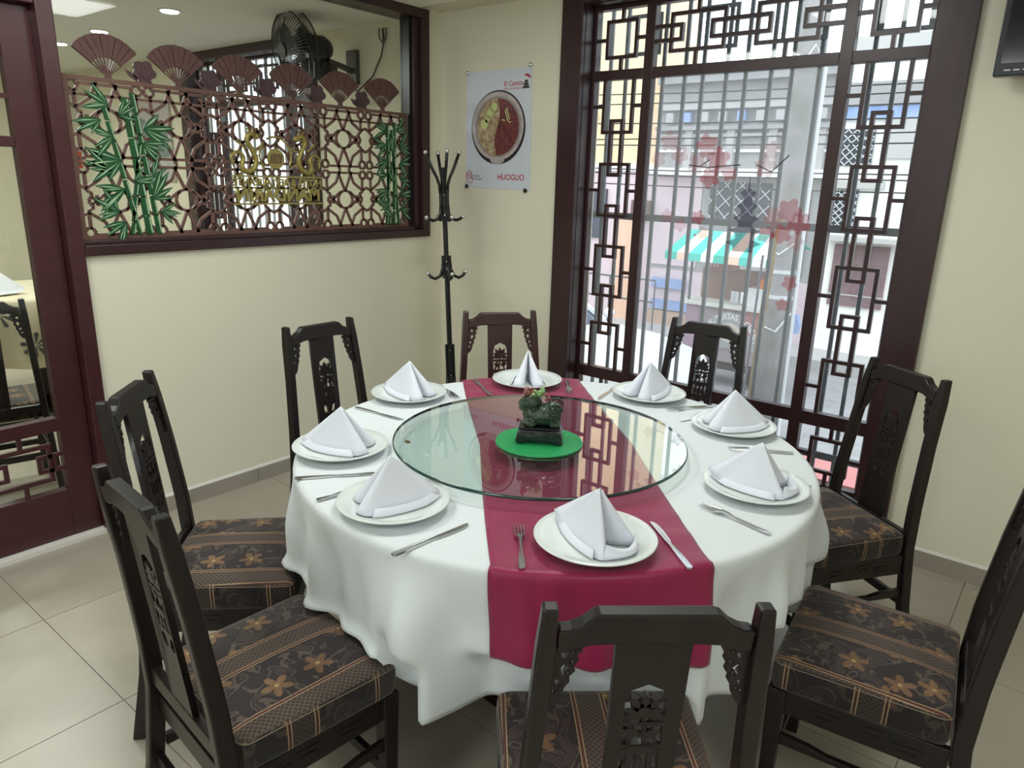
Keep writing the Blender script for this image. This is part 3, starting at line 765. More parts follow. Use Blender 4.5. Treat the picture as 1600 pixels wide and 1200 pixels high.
# door at the left with its frame
dr = sempty('door_1')
mm = M['maroon']
DX0, DX1 = XA-0.075, XA-0.030
MB().box(XA-T-0.012, XA+0.022, 1.105, 1.1625, 0.0, 2.445).build('frame_post', mm, dr, bevel=0.004)
MB().box(XA-T-0.012, XA+0.022, -0.05, 0.0, 0.0, 2.445).build('frame_post', mm, dr, bevel=0.004)
MB().box(XA-T-0.010, XA+0.018, 0.0, 1.105, 2.045, 2.115).build('frame_head', mm, dr, bevel=0.004)
MB().box(XA-0.075, XA-0.069, 0.0, 1.105, 2.115, 2.366).build('transom_pane', M['partglass'], dr)
MB().box(XA-T-0.01, XA+0.012, 0.0, 1.105, 0.0, 0.016).build('threshold', M['whitetrim'], dr)
MB().box(DX0, DX1, 0.998, 1.103, 0.018, 2.043).build('stile', mm, dr, bevel=0.003)
MB().box(DX0, DX1, 0.003, 0.110, 0.018, 2.043).build('stile', mm, dr, bevel=0.003)
for (a, b) in ((0.018, 0.224), (0.477, 0.533), (1.563, 1.600), (1.87, 2.043)):
    MB().box(DX0+0.001, DX1-0.001, 0.110, 0.998, a, b).build('rail', mm, dr, bevel=0.003)
for (a, b) in ((0.224, 0.477), (0.533, 1.563), (1.600, 1.87)):
    MB().box(XA-0.055, XA-0.050, 0.110, 0.998, a, b).build('pane', M['partglass'], dr)
lm = M['fret']
def dR(y0, y1, z0, z1):
    m = MB(); w = 0.016; a, b = DX1-0.018, DX1-0.004
    m.box(a, b, y0, y1, z1-w, z1); m.box(a, b, y0, y1, z0, z0+w); m.box(a, b, y0, y0+w, z0+w, z1-w); m.box(a, b, y1-w, y1, z0+w, z1-w)
    m.build('lattice_ring', mm, dr)
def dB(y0, y1, z0, z1): MB().box(DX1-0.017, DX1-0.005, y0, y1, z0, z1).build('lattice_bar', mm, dr)
for c in (0.854, 0.554, 0.254):
    dR(c-0.105, c+0.105, 0.272, 0.432)
    dR(c+0.050, c+0.118, 0.312, 0.388); dR(c-0.118, c-0.050, 0.312, 0.388)
    dB(c-0.008, c+0.008, 0.432, 0.477); dB(c-0.008, c+0.008, 0.224, 0.272)
    for z in (0.312, 0.372): dB(c+0.118, min(c+0.182, 0.998), z, z+0.016)
dB(0.110, 0.136, 0.312, 0.328); dB(0.110, 0.136, 0.372, 0.388)
for z in (1.735,): MB().box(DX1-0.02, DX1-0.003, 0.110, 0.998, z-0.008, z+0.008).build('glazing_bar', mm, dr)
for y in (0.40, 0.70, 0.90): MB().box(DX1-0.019, DX1-0.004, y-0.008, y+0.008, 1.600, 1.87).build('glazing_bar', mm, dr)

# ================================================================== CHAIRS
BACK = [(0.0, 0.235, 0.195), (0.20, 0.200, 0.186), (0.40, 0.182, 0.178), (0.55, 0.190, 0.170), (0.75, 0.212, 0.158), (0.945, 0.240, 0.148)]
def lerp_back(z):
    for (z0, y0, x0), (z1, y1, x1) in zip(BACK[:-1], BACK[1:]):
        if z <= z1: t = (z-z0)/(z1-z0); return y0+(y1-y0)*t, x0+(x1-x0)*t
    return BACK[-1][1], BACK[-1][2]
def bp(dy=0):                      # plane of the chair back
    return lambda a, b, d: (a, lerp_back(b)[0]+dy+d, b)
def make_chair(label):
    t = thing('dining_chair', label, 'chair')
    wd = M['wood']
    for s in (-1, 1):
        rings = []
        for k in range(15):
            z = 0.945*k/14; y, x = lerp_back(z)
            hx, hy = 0.0135, 0.0185-0.004*abs(z-0.42)
            if k == 14: hx, hy = 0.011, 0.013; z += 0.004
            rings.append([(s*x-hx, y-hy, z), (s*x+hx, y-hy, z), (s*x+hx, y+hy, z), (s*x-hx, y+hy, z)])
        MB().loft(rings).build('back_post', wd, t, bevel=0.004)
        fx = s*0.178
        MB().loft([[(fx-a, -0.182-a, z), (fx+a, -0.182-a, z), (fx+a, -0.182+a, z), (fx-a, -0.182+a, z)] for z, a in ((0, .015), (.2, .017), (.384, .021))]).build('leg', wd, t, bevel=0.003)
    # crest rail
    top = [(-.136, .912), (-.118, .915), (-.102, .924), (-.088, .938), (-.080, .941), (.080, .941), (.088, .938), (.102, .924), (.118, .915), (.136, .912)]
    bot = [(.136, .876), (.112, .880), (.09, .888), (.06, .890), (-.06, .890), (-.09, .888), (-.112, .880), (-.136, .876)]
    MB().prism(top+bot, bp(), -0.015, 0.013).build('crest_rail', wd, t, bevel=0.004)
    # splat with carved openings
    outer = [(-.051, .445), (.051, .445), (.054, .888), (-.054, .888)]
    arch = [(-.030, .738), (.030, .738), (.031, .775), (.024, .800), (.012, .806), (0, .812), (-.012, .806), (-.024, .800), (-.031, .775)]
    h2 = [(-.030, .694), (.030, .694), (.030, .730), (-.030, .730)]
    h3 = [(-.029, .640), (.029, .640), (.029, .680), (-.029, .680)]
    h4 = [[(s*.006, .600), (s*.014, .592), (s*.026, .600), (s*.030, .618), (s*.022, .628), (s*.012, .622)] for s in (1, -1)]
    me = xform(curve_mesh([outer, arch, h2, h3]+h4, 0.013), lambda v: Vector((v.x, lerp_back(v.y)[0]-0.001+v.z, v.y)))
    sp_ = link('splat', me, wd, t)
    cv = MB(); f = bp(-0.001)
    def petal(x, z, a, L, w_):
        q = leaf_poly(x, z, a, L, w_)
        cv.prism(q, f, -0.006, 0.006)
    for k in range(7): petal(0, .752, R_(90+(k-3)*33), 0.040 if k in (2, 3, 4) else 0.033, 0.0085)
    cv.prism(circle(0, .757, .011, 10), f, -0.007, 0.007)
    for x0, z0, x1, z1 in ((0, .750, -.006, .690), (.010, .735, .020, .690), (-.012, .735, -.022, .694), (0.004, .715, .024, .731)):
        cv.prism([(x0-.003, z0), (x0+.003, z0), (x1+.003, z1), (x1-.003, z1)], f, -0.0055, 0.0055)
    petal(.004, .712, R_(25), .028, .008); petal(-.004, .708, R_(150), .026, .009)
    cv.prism([(-.030, .683), (-.015, .690), (0, .693), (.015, .690), (.030, .683), (.015, .677), (0, .675), (-.015, .677)], f, -0.0075, 0.0075)
    for x in (-.017, 0, .016): cv.prism([(x-.0045, .638), (x+.0035, .638), (x+.005, .682), (x-.003, .682)], f, -0.0055, 0.0055)
    petal(-.006, .640, R_(70), .03, .006); petal(.024, .640, R_(110), .03, .005)
    cv.build('carving', wd, sp_)
    # raised leaf scrolls carved around the openings on the face
    # pierced brackets under the crest rail
    for s in (-1, 1):
        o = [(.1365, .880), (.100, .880), (.099, .872), (.106, .866), (.103, .855), (.110, .846), (.107, .836), (.115, .826), (.114, .816), (.121, .804), (.124, .790), (.131, .776), (.147, .765), (.146, .80)]
        hs = [circle(.124, .865, .0055, 8), [(.117, .842), (.124, .848), (.130, .838), (.124, .828)], circle(.131, .815, .005, 8), circle(.136, .797, .004, 8)]
        loops = [[(s*a, b) for a, b in L] for L in [o]+hs]
        me = xform(curve_mesh(loops, 0.011), lambda v: Vector((v.x, lerp_back(v.y)[0]-0.002+v.z, v.y)))
        b = link('carved_bracket', me, wd, t)
        q = MB()
        for (a, z, r) in ((.113, .872, .004), (.112, .852, .0045), (.118, .832, .004), (.127, .803, .0035)):
            q.ball((s*a, lerp_back(z)[0]-0.008, z), r, 1, .8, 1.2, 8, 5); q.ball((s*a, lerp_back(z)[0]+0.004, z), r, 1, .8, 1.2, 8, 5)
        q.build('carved_bead', wd, b, smooth=True)['kind'] = 'stuff'
    # lower back rail, aprons, stretchers
    MB().box(-.165, .165, .172, .192, .415, .455).build('back_rail', wd, t, bevel=0.003)
    for s in (-1, 1):
        MB().loft([[(s*.168, y, .318), (s*.186, y, .318), (s*.186, y, .384), (s*.168, y, .384)] for y in (-.165, .165)]).build('side_apron', wd, t, bevel=0.002)
        MB().prism([(-.165, .235), (.175, .235), (.175, .262), (.10, .258), (.06, .250), (-.06, .250), (-.10, .258), (-.165, .262)], lambda a, b, d: (s*.181+d, a, b), -.008, .008).build('side_stretcher', wd, t, bevel=0.002)
        q = MB()
        for yy, zz, L in ((-.08, .352, .06), (.02, .360, .05), (.09, .348, .06)):
            q.bar((s*.1865, yy-L/2, zz), (s*.1865, yy+L/2, zz+.004), .003, .010); q.bar((s*.1865, yy-L/3, zz-.014), (s*.1865, yy+L/3, zz-.010), .003, .007)
        q.build('apron_relief', wd, t)['kind'] = 'stuff'
    MB().box(-.160, .160, -.190, -.172, .318, .384).build('front_apron', wd, t, bevel=0.002)
    MB().box(-.164, .164, .168, .184, .330, .384).build('rear_apron', wd, t, bevel=0.002)
    MB().box(-.165, .165, -.190, -.174, .150, .178).build('front_stretcher', wd, t, bevel=0.002)
    MB().box(-.176, .176, .186, .202, .200, .228).build('rear_stretcher', wd, t, bevel=0.002)
    # seat cushion
    out = []
    def corner(cx, cy, r, a0):
        for k in range(6): a = R_(a0+90*k/5); out.append((cx+r*math.cos(a), cy+r*math.sin(a)))
    rr = .022
    corner(.203-rr, -.200+rr, rr, -90)
    corner(.158, .160-rr, rr, 0); corner(-.158, .160-rr, rr, 90); corner(-.203+rr, -.200+rr, rr, 180)
    # back corners drawn out to the posts
    out = [(x*(1.06 if y > 0 else 1), y) for x, y in out]
    rings = []
    for s, z in ((.955, .385), (.985, .390), (1.0, .40), (1.004, .425), (1.0, .446), (.985, .456), (.955, .4615), (.86, .465), (.6, .470), (.3, .472), (.02, .4725)):
        rings.append([(x*s, -.024+(y+.024)*s, z) for x, y in out])
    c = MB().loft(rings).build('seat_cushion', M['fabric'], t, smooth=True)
    pr = MB(); pts = [(x*.99, -.024+(y+.024)*.99, .4535) for x, y in out]; pr.tube(pts+[pts[0]], .0012, 6)
    pr.build('piping', M['piping'], c, smooth=True)
    return t
def place(root, mid, face, label):
    """mid = point below the crest rail; face = direction the back looks outwards (degrees)"""
    a = R_(face); o = Vector((math.cos(a), math.sin(a)))
    p = Vector(mid) - o*0.240
    rz = a - PI/2
    if root is None: return p, rz
    return dup(root, (p.x, p.y, 0), rz, label, 'carved chairs around the dining table')
CH = [((-0.37, 0.80), -49, 'carved dark wood chair nearest the viewer, its back against the burgundy runner'),
      ((-1.27, 0.50), -95, 'carved dark chair at lower left, its patterned seat fully in view'),
      ((-1.93, 0.79), -135, 'carved dark chair standing in front of the maroon door post'),
      ((-2.29, 1.67), 180, 'carved black chair alone against the cream wall under the fretwork partition'),
      ((-1.97, 2.38), 140, 'carved reddish brown chair under the poster beside the coat rack'),
      ((-1.21, 2.84), 95, 'carved black chair standing directly in front of the lattice window panes'),
      ((-0.40, 2.56), 54, 'carved dark chair in front of the right window board and cream wall'),
      ((0.018, 1.735), 6, 'carved dark chair at right edge of picture with its brown striped seat in full view')]
proto = None
for (mid, face, lab) in CH:
    if proto is None:
        proto = make_chair(lab); p, rz = place(None, mid, face, lab)
        proto.location = (p.x, p.y, 0); proto.rotation_euler = (0, 0, rz); proto['group'] = 'carved chairs around the dining table'
    else:
        c = place(proto, mid, face, lab)
        if 'reddish' in lab:
            for ch in c.children_recursive:
                if ch.data.materials and ch.data.materials[0] == M['wood']:
                    ch.data = ch.data.copy(); ch.data.materials[0] = M['woodred']

# ================================================================== TABLE, CLOTH, RUNNER
TX, TY, TR, TZ = -1.130, 1.620, 0.715, 0.758
tb = thing('round_table', 'round dining table hidden under the white tablecloth and burgundy runner', 'table', (TX, TY, 0))
MB().lathe([(0.001, .735), (TR-.012, .735), (TR-.006, .740), (TR-.006, .752), (TR-.012, .7555), (0.001, .7555)], 64).build('table_top', M['wood'], tb)
MB().lathe([(0.001, 0), (.24, 0), (.24, .03), (.10, .06), (.06, .12), (.06, .62), (.14, .733), (0.001, .733)], 32).build('pedestal', M['wood'], tb, smooth=False)

chair_az = [-50, -95, -135, 180, 140, 94, 52, 4]
def adiff(a, b): return (a-b+180) % 360-180
def smooth(t): t = max(0, min(1, t)); return t*t*(3-2*t)
def hem_len(az):
    """length of cloth below the table edge"""
    w = smooth((az+161)/8)*smooth((-80-az)/5) if az < -70 else 0     # rests on two seats at the left
    base = 0.395+0.020*math.sin(R_(az*3+40))+0.010*math.sin(R_(7*az))
    return base*(1-w)+0.285*w
def lifted(az): return smooth((az+161)/8)*smooth((-80-az)/5) if az < -70 else 0
def cloth_pt(az, L, off=0.0):
    rc = 0.016
    if L <= 0: r, z = TR-rc*0.2+L, TZ
    elif L < rc*PI/2:
        a = L/rc; r, z = TR-rc*0.2+rc*math.sin(a), TZ-rc*(1-math.cos(a))
    else:
        d = L-rc*PI/2; r, z = TR+rc*0.8, TZ-rc-d
        g = smooth(d/0.16)
        a = R_(az)
        w_ = a+0.12*math.sin(3*a+1.0); fold = 0.030*(1-2*abs(math.sin(5*w_+0.6))**0.8)+0.018*math.sin(14*a+2.1)+0.013*math.sin(23*a+0.8)+0.008*math.sin(37*a+0.4)
        # sharper creases: raise peaks
        r += g*(fold+0.006)
        # pulled in above the seats
        near = max([1-smooth((abs(adiff(az, c))-15)/6.5) for c in chair_az])
        dep = smooth((TZ-0.50-z+0.10)/0.16)
        lf = lifted(az)
        pull = near*smooth((0.550-z)/0.062)*(1-lf)
        r = r*(1-pull)+(0.640+0.2*fold)*pull
        if lf:
            lim = 0.487
            if z < lim+0.03:
                k = smooth((lim+0.03-z)/0.05)
                r += lf*k*0.020
            z = max(z, lim-0.002) if lf > .6 else z
    a = R_(az)
    return Vector((TX+(r+off)*math.cos(a), TY+(r+off)*math.sin(a), z+(off if L <= 0.016*PI/2 else 0)))
tc_ = MB(); NA = 300
rows = []
for L in (-TR+0.005, -0.55, -0.35, -0.15, -0.05, -0.01, 0.0, 0.006, 0.012, 0.018, 0.025): rows.append([cloth_pt(360*i/NA-180, L) for i in range(NA)])
NL = 26
for k in range(1, NL+1):
    row = []
    for i in range(NA):
        az = 360*i/NA-180; H = hem_len(az)
        row.append(cloth_pt(az, 0.025+(H-0.025)*k/NL))
    rows.append(row)
vs = [p for r in rows for p in r]; fs = []
for k in range(len(rows)-1):
    for i in range(NA):
        j = (i+1) % NA; fs.append((k*NA+i, (k+1)*NA+i, (k+1)*NA+j, k*NA+j))
fs.append(tuple(range(NA-1, -1, -1)))
tco = MB().add(vs, fs).build('tablecloth', M['cloth'], None, smooth=True)
tag(tco, 'white round tablecloth falling in folds over the dining table', 'tablecloth')
md = tco.modifiers.new('solid', 'SOLIDIFY'); md.thickness = 0.0015; md.offset = -1

# burgundy runner
ra = R_(-45); rd = Vector((math.cos(ra), math.sin(ra))); rn = Vector((-rd.y, rd.x))
rv = []; NT = 40; NS = 110; HW = 0.224
hang = 0.235
def run_pt(s, t, sgn):
    # s measured along the runner from the table centre line
    tt = t-0.022*math.sin(s*2.2)*1.0 + 0.012
    se = math.sqrt(max(0, (TR-0.0032)**2-tt*tt))
    if s <= se: 
        wr = 0.0012*math.sin(s*60+5*math.sin(t*9))*smooth((s-0.40)/0.1)
        p = rd*(sgn*s)+rn*tt
        return Vector((TX+p.x, TY+p.y, TZ+0.0028+max(wr, -0.0008)))
    p = rd*(sgn*se)+rn*tt
    az = math.degrees(math.atan2(p.y, p.x))
    return cloth_pt(az, s-se, 0.0055)
rows = []
for sgn in (-1, 1):
    seq = []
    for k in range(NS+1):
        s = (TR+hang)*k/NS
        row = []
        for j in range(NT+1):
            t = -HW+2*HW*j/NT
            tt = t+0.012; se = math.sqrt(max(0, TR**2-tt*tt))
            # equal hem height: stretch s to se+hang
            row.append(run_pt(s*(se+hang)/(TR+hang), t, sgn))
        seq.append(row)
    rows = (list(reversed(seq)) + rows) if sgn == -1 else rows[:-1]+seq
rb = MB(); W_ = NT+1
rb.add([p for r in rows for p in r], [(k*W_+j, k*W_+j+1, (k+1)*W_+j+1, (k+1)*W_+j) for k in range(len(rows)-1) for j in range(NT)])
ro = rb.build('table_runner', M['runner'], None, smooth=True)
tag(ro, 'burgundy satin runner laid across the white tablecloth', 'table runner')
md = ro.modifiers.new('solid', 'SOLIDIFY'); md.thickness = 0.001; md.offset = -1

# ================================================================== TURNTABLE, DISC, FIGURINE
GX, GY = -1.142, 1.570
ls = thing('glass_turntable', 'round clear glass turntable with dark green edge in middle of the table', 'lazy susan', (GX, GY, 0))
MB().lathe([(0.001, .7625), (.11, .7625), (.11, .768), (.10, .771), (.10, .784), (0.001, .784)], 40).build('bearing', M['steel'], ls)
GR = 0.416
MB().lathe([(0.0005, .7845), (GR-.003, .7845), (GR-.003, .7935), (0.0005, .7935)], 128).build('glass_disc', M['susan'], ls)
MB().loft([[((GR-.0029+o)*math.cos(2*PI*k/128), (GR-.0029+o)*math.sin(2*PI*k/128), z) for k in range(128)] for o, z in ((0, .7845), (.0022, .7855), (.0030, .789), (.0022, .7925), (0, .7935))], False).build('glass_edge', M['susanedge'], ls, smooth=True)
gd = thing('green_disc', 'bright green round textured mat under the figurine', 'mat', (-1.112, 1.528, 0.7938))
MB().lathe([(0.001, 0), (.118, 0), (.122, .003), (.121, .006), (.116, .0068), (.110, .0055), (0.001, .0055)], 64).build('disc', M['greenmat'], gd)
fg = thing('toad_figurine', 'dark green stone beast figurine with red and pale crest on a black stand', 'figurine', (-1.115, 1.535, 0.7996), R_(33))
m = MB()
m.prism([(-.066, .006), (-.060, .034), (-.054, .040), (.054, .040), (.060, .034), (.066, .006), (.060, 0), (.045, 0), (.038, .008), (-.038, .008), (-.045, 0), (-.060, 0)], lambda a, b, d: (a, d, b), -.042, .042)
so = m.build('stand', M['stand'], fg, bevel=0.004)
m = MB(); m.box(-.058, .058, -.036, .036, .040, .045); m.build('stand_top', M['stand'], fg, bevel=0.002)
def blob(name, balls, mat, vox=0.0028, disp=0):
    m = MB()
    for b in balls: m.ball(*b)
    o = m.build(name, mat, fg, smooth=True)
    md = o.modifiers.new('remesh', 'REMESH'); md.mode = 'VOXEL'; md.voxel_size = vox
    md = o.modifiers.new('smooth', 'SMOOTH'); md.iterations = 3; md.factor = 0.5
    dg = bpy.context.evaluated_depsgraph_get(); me = bpy.data.meshes.new_from_object(o.evaluated_get(dg))
    o.modifiers.clear(); o.data = me
    for p in me.polygons: p.use_smooth = True
    return o
body = [((0.008, 0, .074), .040, 1.22, .88, .78), ((.030, 0, .088), .030, 1.0, .95, .9), ((-.022, 0, .080), .030, 1, .95, .95)]
body += [((.040*math.cos(a)+.006, .030*math.sin(a), .052), .013, 1.3, 1.2, .8) for a in (0.6, 2.5, 3.8, 5.7)]
body += [((-.032, s*.022, .056), .012, 1.6, 1, .8) for s in (-1, 1)]
blob('body', body, M['jade'])
head = [((-.026, 0, .112), .028, 1.05, 1.0, .85), ((-.046, 0, .106), .018, 1.0, 1.2, .7), ((-.048, 0, .092), .015, 1, 1.2, .5), ((-.036, .016, .124), .009), ((-.036, -.016, .124), .009), ((-.052, .008, .110), .006), ((-.052, -.008, .110), .006)]
blob('head', head, M['jade'])
curl = MB(); pts = [(.040+.020*math.cos(a)*(1-a/14), -.030, .096+.020*math.sin(a)*(1-a/14)) for a in [k*0.4 for k in range(20)]]
curl.tube(pts, .0035, 6); pts = [(x, .030, z) for x, y, z in pts]; curl.tube(pts, .0035, 6); curl.build('scroll_tail', M['jade'], fg, smooth=True)
sc = MB()
rnd = random.Random(5)
for k in range(26):
    a = rnd.uniform(0, 2*PI); h = rnd.uniform(.062, .098)
    sc.ball((.010+.044*math.cos(a), .032*math.sin(a), h), rnd.uniform(.004, .007), 1, 1, 1, 7, 5)
sc.build('warts', M['jade'], fg, smooth=True)
cr = MB()
for k in range(14): cr.ball((-.045+rnd.uniform(0, .022), rnd.uniform(-.026, .020), .128+rnd.uniform(0, .018)), rnd.uniform(.004, .0075), 1, 1, 1.1, 7, 5)
for k in range(5): cr.ball((.012+rnd.uniform(-.004, .012), rnd.uniform(-.022, .022), .112+rnd.uniform(0, .014)), rnd.uniform(.003, .006), 1, 1, 1.1, 7, 5)
cr.build('red_crest', M['jadered'], fg, smooth=True)['label'] = 'red and white stained crest'
cg = MB()
for k in range(16): cg.ball((-.012+rnd.uniform(-.014, .018), rnd.uniform(-.020, .022), .128+rnd.uniform(0, .017)), rnd.uniform(.004, .0075), 1, 1, 1.1, 7, 5)
cg.build('green_crest', M['jadelight'], fg, smooth=True)['label'] = 'pale green crest'

# ================================================================== PLACE SETTINGS
PZ = 0.7592
def plate_mesh():
    m = MB(); m.lathe([(0.001, .003), (.070, .003), (.072, 0), (.078, 0), (.082, .004), (.112, .013), (.128, .0205), (.1305, .0225), (.129, .0245), (.110, .0175), (.088, .009), (.078, .0065), (0.001, .006)], 64)
    return m
pl0 = plate_mesh().build('plate', M['plate'], None, smooth=True)
def napkin_mesh(opened=False):
    """pyramid fold: two long faces meeting at the far end, rolled edges either side of an open slit at -y"""
    m = MB(); apex = Vector((0.0, -0.004, 0.130))
    def zb(p):                          # stay just above the glaze
        r = math.hypot(p[0], p[1])
        for (r0, z0), (r1, z1) in zip(((0, .0075), (.078, .008), (.088, .0105), (.110, .019), (.130, .0265)), ((.078, .008), (.088, .0105), (.110, .019), (.130, .0265), (9, 5))):
            if r <= r1: return z0+(z1-z0)*(r-r0)/(r1-r0)
    for s in (-1, 1):
        base = []
        for k in range(11):
            t = k/10; base.append((s*(0.004+0.054*t+0.010*math.sin(PI*t)), (0.120 if opened else 0.108)-(0.184 if opened else 0.172)*t))
        cxr, rr_, ln = (0.049, 0.009, 0.060) if opened else (0.037, 0.021, 0.094)
        for k in range(1, 8):
            a = -PI*k/8; base.append((s*(cxr+rr_*math.cos(a)), -0.064+rr_*1.14*math.sin(a)))
        for k in range(0, 7):
            t = k/6; x_i = cxr-rr_; base.append((s*(x_i*(1-t)**(1.6 if opened else 1)+0.004*t+(0.002*t if not opened else 0)), -0.064+ln*t))
        base = [Vector((x, y, zb((x, y))+0.0018+(0.012 if i == 0 else 0.006 if i == 1 else 0))) for i, (x, y) in enumerate(base)]
        rows = []
        for h in range(10):
            q = h/9; row = []
            for i, b in enumerate(base):
                p = b.lerp(apex+Vector((s*0.0014, 0, 0.001*(i > 14))), q)
                if i > 17: p.x = s*(abs(p.x)*(1-0.2*math.sin(PI*q)))
                row.append(p)
            rows.append(row)
        n = len(base)
        m.add([p for r in rows for p in r], [(k*n+i, k*n+i+1, (k+1)*n+i+1, (k+1)*n+i) for k in range(9) for i in range(n-1)])
        # second layer of the fold peeping out under the long face
        lay = []
        for k in range(9):
            t = k/8; x, y = s*(0.006+0.060*t+0.012*math.sin(PI*t)), 0.112-0.166*t; lay.append(Vector((x, y, zb((x, y))+0.0016)))
        rows = [[b.lerp(apex-Vector((0, 0, 0.01)), q) + Vector((-s*0.004*q, 0, 0)) for b in lay] for q in (0, .03, .065, .15)]
        m.add([p for r in rows for p in r], [(k*9+i, k*9+i+1, (k+1)*9+i+1, (k+1)*9+i) for k in range(3) for i in range(8)])
    if opened:                          # rounded lip closing the foot of the hollow
        rows = []
        for (q, dy, dz) in ((0, 0, 0), (0.5, -0.006, 0.004), (1, -0.004, 0.012), (1.4, 0.004, 0.017), (1.7, 0.012, 0.012), (2.0, 0.022, 0.003)):
            row = []
            for k in range(13):
                t = -1+2*k/12; x = 0.052*t*(1-0.08*q); y = -0.070-0.026*(1-t*t)+dy*(1-t*t)
                row.append(Vector((x, y, zb((x, y))+0.002+dz*(1+0.9*t*t))))
            rows.append(row)
        m.add([p for r in rows for p in r], [(k*13+i, k*13+i+1, (k+1)*13+i+1, (k+1)*13+i) for k in range(5) for i in range(12)])
    return m
np0 = napkin_mesh().build('napkin', M['napkin'], None, smooth=True)
md = np0.modifiers.new('solid', 'SOLIDIFY'); md.thickness = 0.0018; md.offset = 0
np1 = napkin_mesh(True).build('napkin', M['napkin'], None, smooth=True)
md = np1.modifiers.new('solid', 'SOLIDIFY'); md.thickness = 0.0018; md.offset = 0

def cutlery_z(x):   # gentle bend along the length
    return 0.0045*max(0, 1-abs(x)/0.03)*0 + 0.0
def fork_mesh():
    pts = [(-.092, -.0045), (-.088, -.0068), (-.060, -.0062), (-.02, -.0034), (.018, -.0030), (.030, -.0060), (.040, -.0108)]
    tines = []
    for k in range(4):
        y = -.0102+k*.0068
        tines += [(.052, y-.0006), (.088, y-.0003), (.0905, y+.0008), (.088, y+.0019), (.050, y+.0022)]
    up = [(a, -b) for a, b in reversed(pts)]
    me = curve_mesh([pts+tines+up], 0.0018)
    def fn(v):
        x = v.x
        z = 0.0012 + (0.010*math.exp(-((x-.022)/.024)**2)) + (0.004*smooth((x-.05)/.04)) + 0.0030*smooth((-.03-x)/.05)
        return Vector((x, v.y, z+v.z))
    return xform(me, fn)
def knife_mesh():
    pts = [(-.104, -.004), (-.100, -.0068), (-.06, -.0066), (-.015, -.0045), (.0, -.0040), (.012, -.0072), (.05, -.0092), (.082, -.0080), (.098, -.0030), (.102, .0040), (.09, .0050), (.012, .0046), (0, .0038), (-.015, .0045), (-.06, .0066), (-.100, .0068), (-.104, .004)]
    me = curve_mesh([pts], 0.0022)
    return xform(me, lambda v: Vector((v.x, v.y, v.z*(1.9 if v.x < 0 else 0.8)+0.0024)))
fk0 = link('fork', fork_mesh(), M['steel']); kn0 = link('knife', knife_mesh(), M['steel'])
def simple_dup(o, loc, rz, label, cat, group):
    c = o.copy(); COL.objects.link(c); c.location = loc; c.rotation_euler = (0, 0, rz); tag(c, label, cat, group); return c
PL = {'front': ((-.708, 1.187), 'on the burgundy runner nearest the viewer', -10), 'fl': ((-1.158, 1.028), 'at lower left, beside the runner edge', -125),
      'l': ((-1.532, 1.171), 'at far left, by the black chair at the wall', 35), 'bl': ((-1.771, 1.654), 'at back left, left of the runner', 8),
      'b': ((-1.571, 2.068), 'on the far end of the burgundy runner', -48), 'br': ((-1.155, 2.245), 'in front of the black chair at the window', -105),
      'r': ((-.787, 2.114), 'at right, in front of the right window lattice', -145), 'fr': ((-.558, 1.701), 'at lower right, second from the viewer', 14)}
for k, ((x, y), where, ndir) in PL.items():
    on = PZ + (0.0032 if k in ('front', 'b') else 0)
    simple_dup(pl0, (x, y, on), 0, 'white round plate ' + where, 'plate', 'white plates')
    # ndir: compass direction the slit of the napkin faces
    simple_dup(np1 if k in ('front', 'fr') else np0, (x, y, on), R_(ndir)+PI/2, 'white pyramid napkin on the plate ' + where, 'napkin', 'folded napkins')
for o in (pl0, np0, np1): bpy.data.objects.remove(o)
CUT = [  # kind, head/tip xy px->world computed, handle end
    ('fork', (-0.883, 1.150), (-0.752, 0.995), 'steel fork on the burgundy runner left of the nearest plate', 1),
    ('knife', (-0.659, 1.352), (-0.517, 1.233), 'steel knife on the burgundy runner right of the nearest plate', 1),
    ('fork', (-0.626, 1.524), (-0.440, 1.487), 'steel fork in front of the lower right plate', 0),
    ('knife', (-0.657, 1.768), (-0.460, 1.829), 'steel knife mostly hidden behind the lower right plate', 0),
    ('fork', (-0.717, 1.940), (-0.581, 2.024), 'steel fork between the two right hand plates', 0),
    ('knife', (-0.948, 2.070), (-0.871, 2.261), 'steel knife half hidden behind the upper right plate', 0),
    ('fork', (-1.018, 2.161), (-0.947, 2.278), 'steel fork right of the plate at the window', 0),
    ('knife', (-1.273, 2.100), (-1.309, 2.282), 'steel knife left of the plate at the window', 0),
    ('fork', (-1.387, 2.078), (-1.470, 2.186), 'steel fork on the far end of the runner', 1),
    ('knife', (-1.576, 1.862), (-1.723, 1.951), 'steel knife on the far end of the runner', 1),
    ('fork', (-1.643, 1.754), (-1.773, 1.818), 'steel fork at back left beside the far end of the runner', 0),
    ('knife', (-1.601, 1.469), (-1.805, 1.447), 'dark reflecting knife between the two left hand plates', 0),
    ('knife', (-1.341, 1.128), (-1.454, 0.980), 'dark reflecting knife between the far left plate and the lower left plate', 0),
    ('fork', (-1.283, 1.110), (-1.314, 0.930), 'steel fork partly hidden under the lower left plate edge', 0),
    ('knife', (-0.971, 1.068), (-0.991, 0.890), 'steel knife lying by the left edge of the runner', 0),

]
for (kind, a, b, lab, on) in CUT:
    a = Vector(a); b = Vector(b); c = (a+b)/2; ang = math.atan2(a.y-b.y, a.x-b.x)
    simple_dup(fk0 if kind == 'fork' else kn0, (c.x, c.y, PZ+(0.0036 if on else 0)), ang, lab, kind, 'forks' if kind == 'fork' else 'knives')
for o in (fk0, kn0): bpy.data.objects.remove(o)
cr_ = MB(); cr_.ball((0, 0, .004), .008, 1.3, .8, .5, 8, 5)
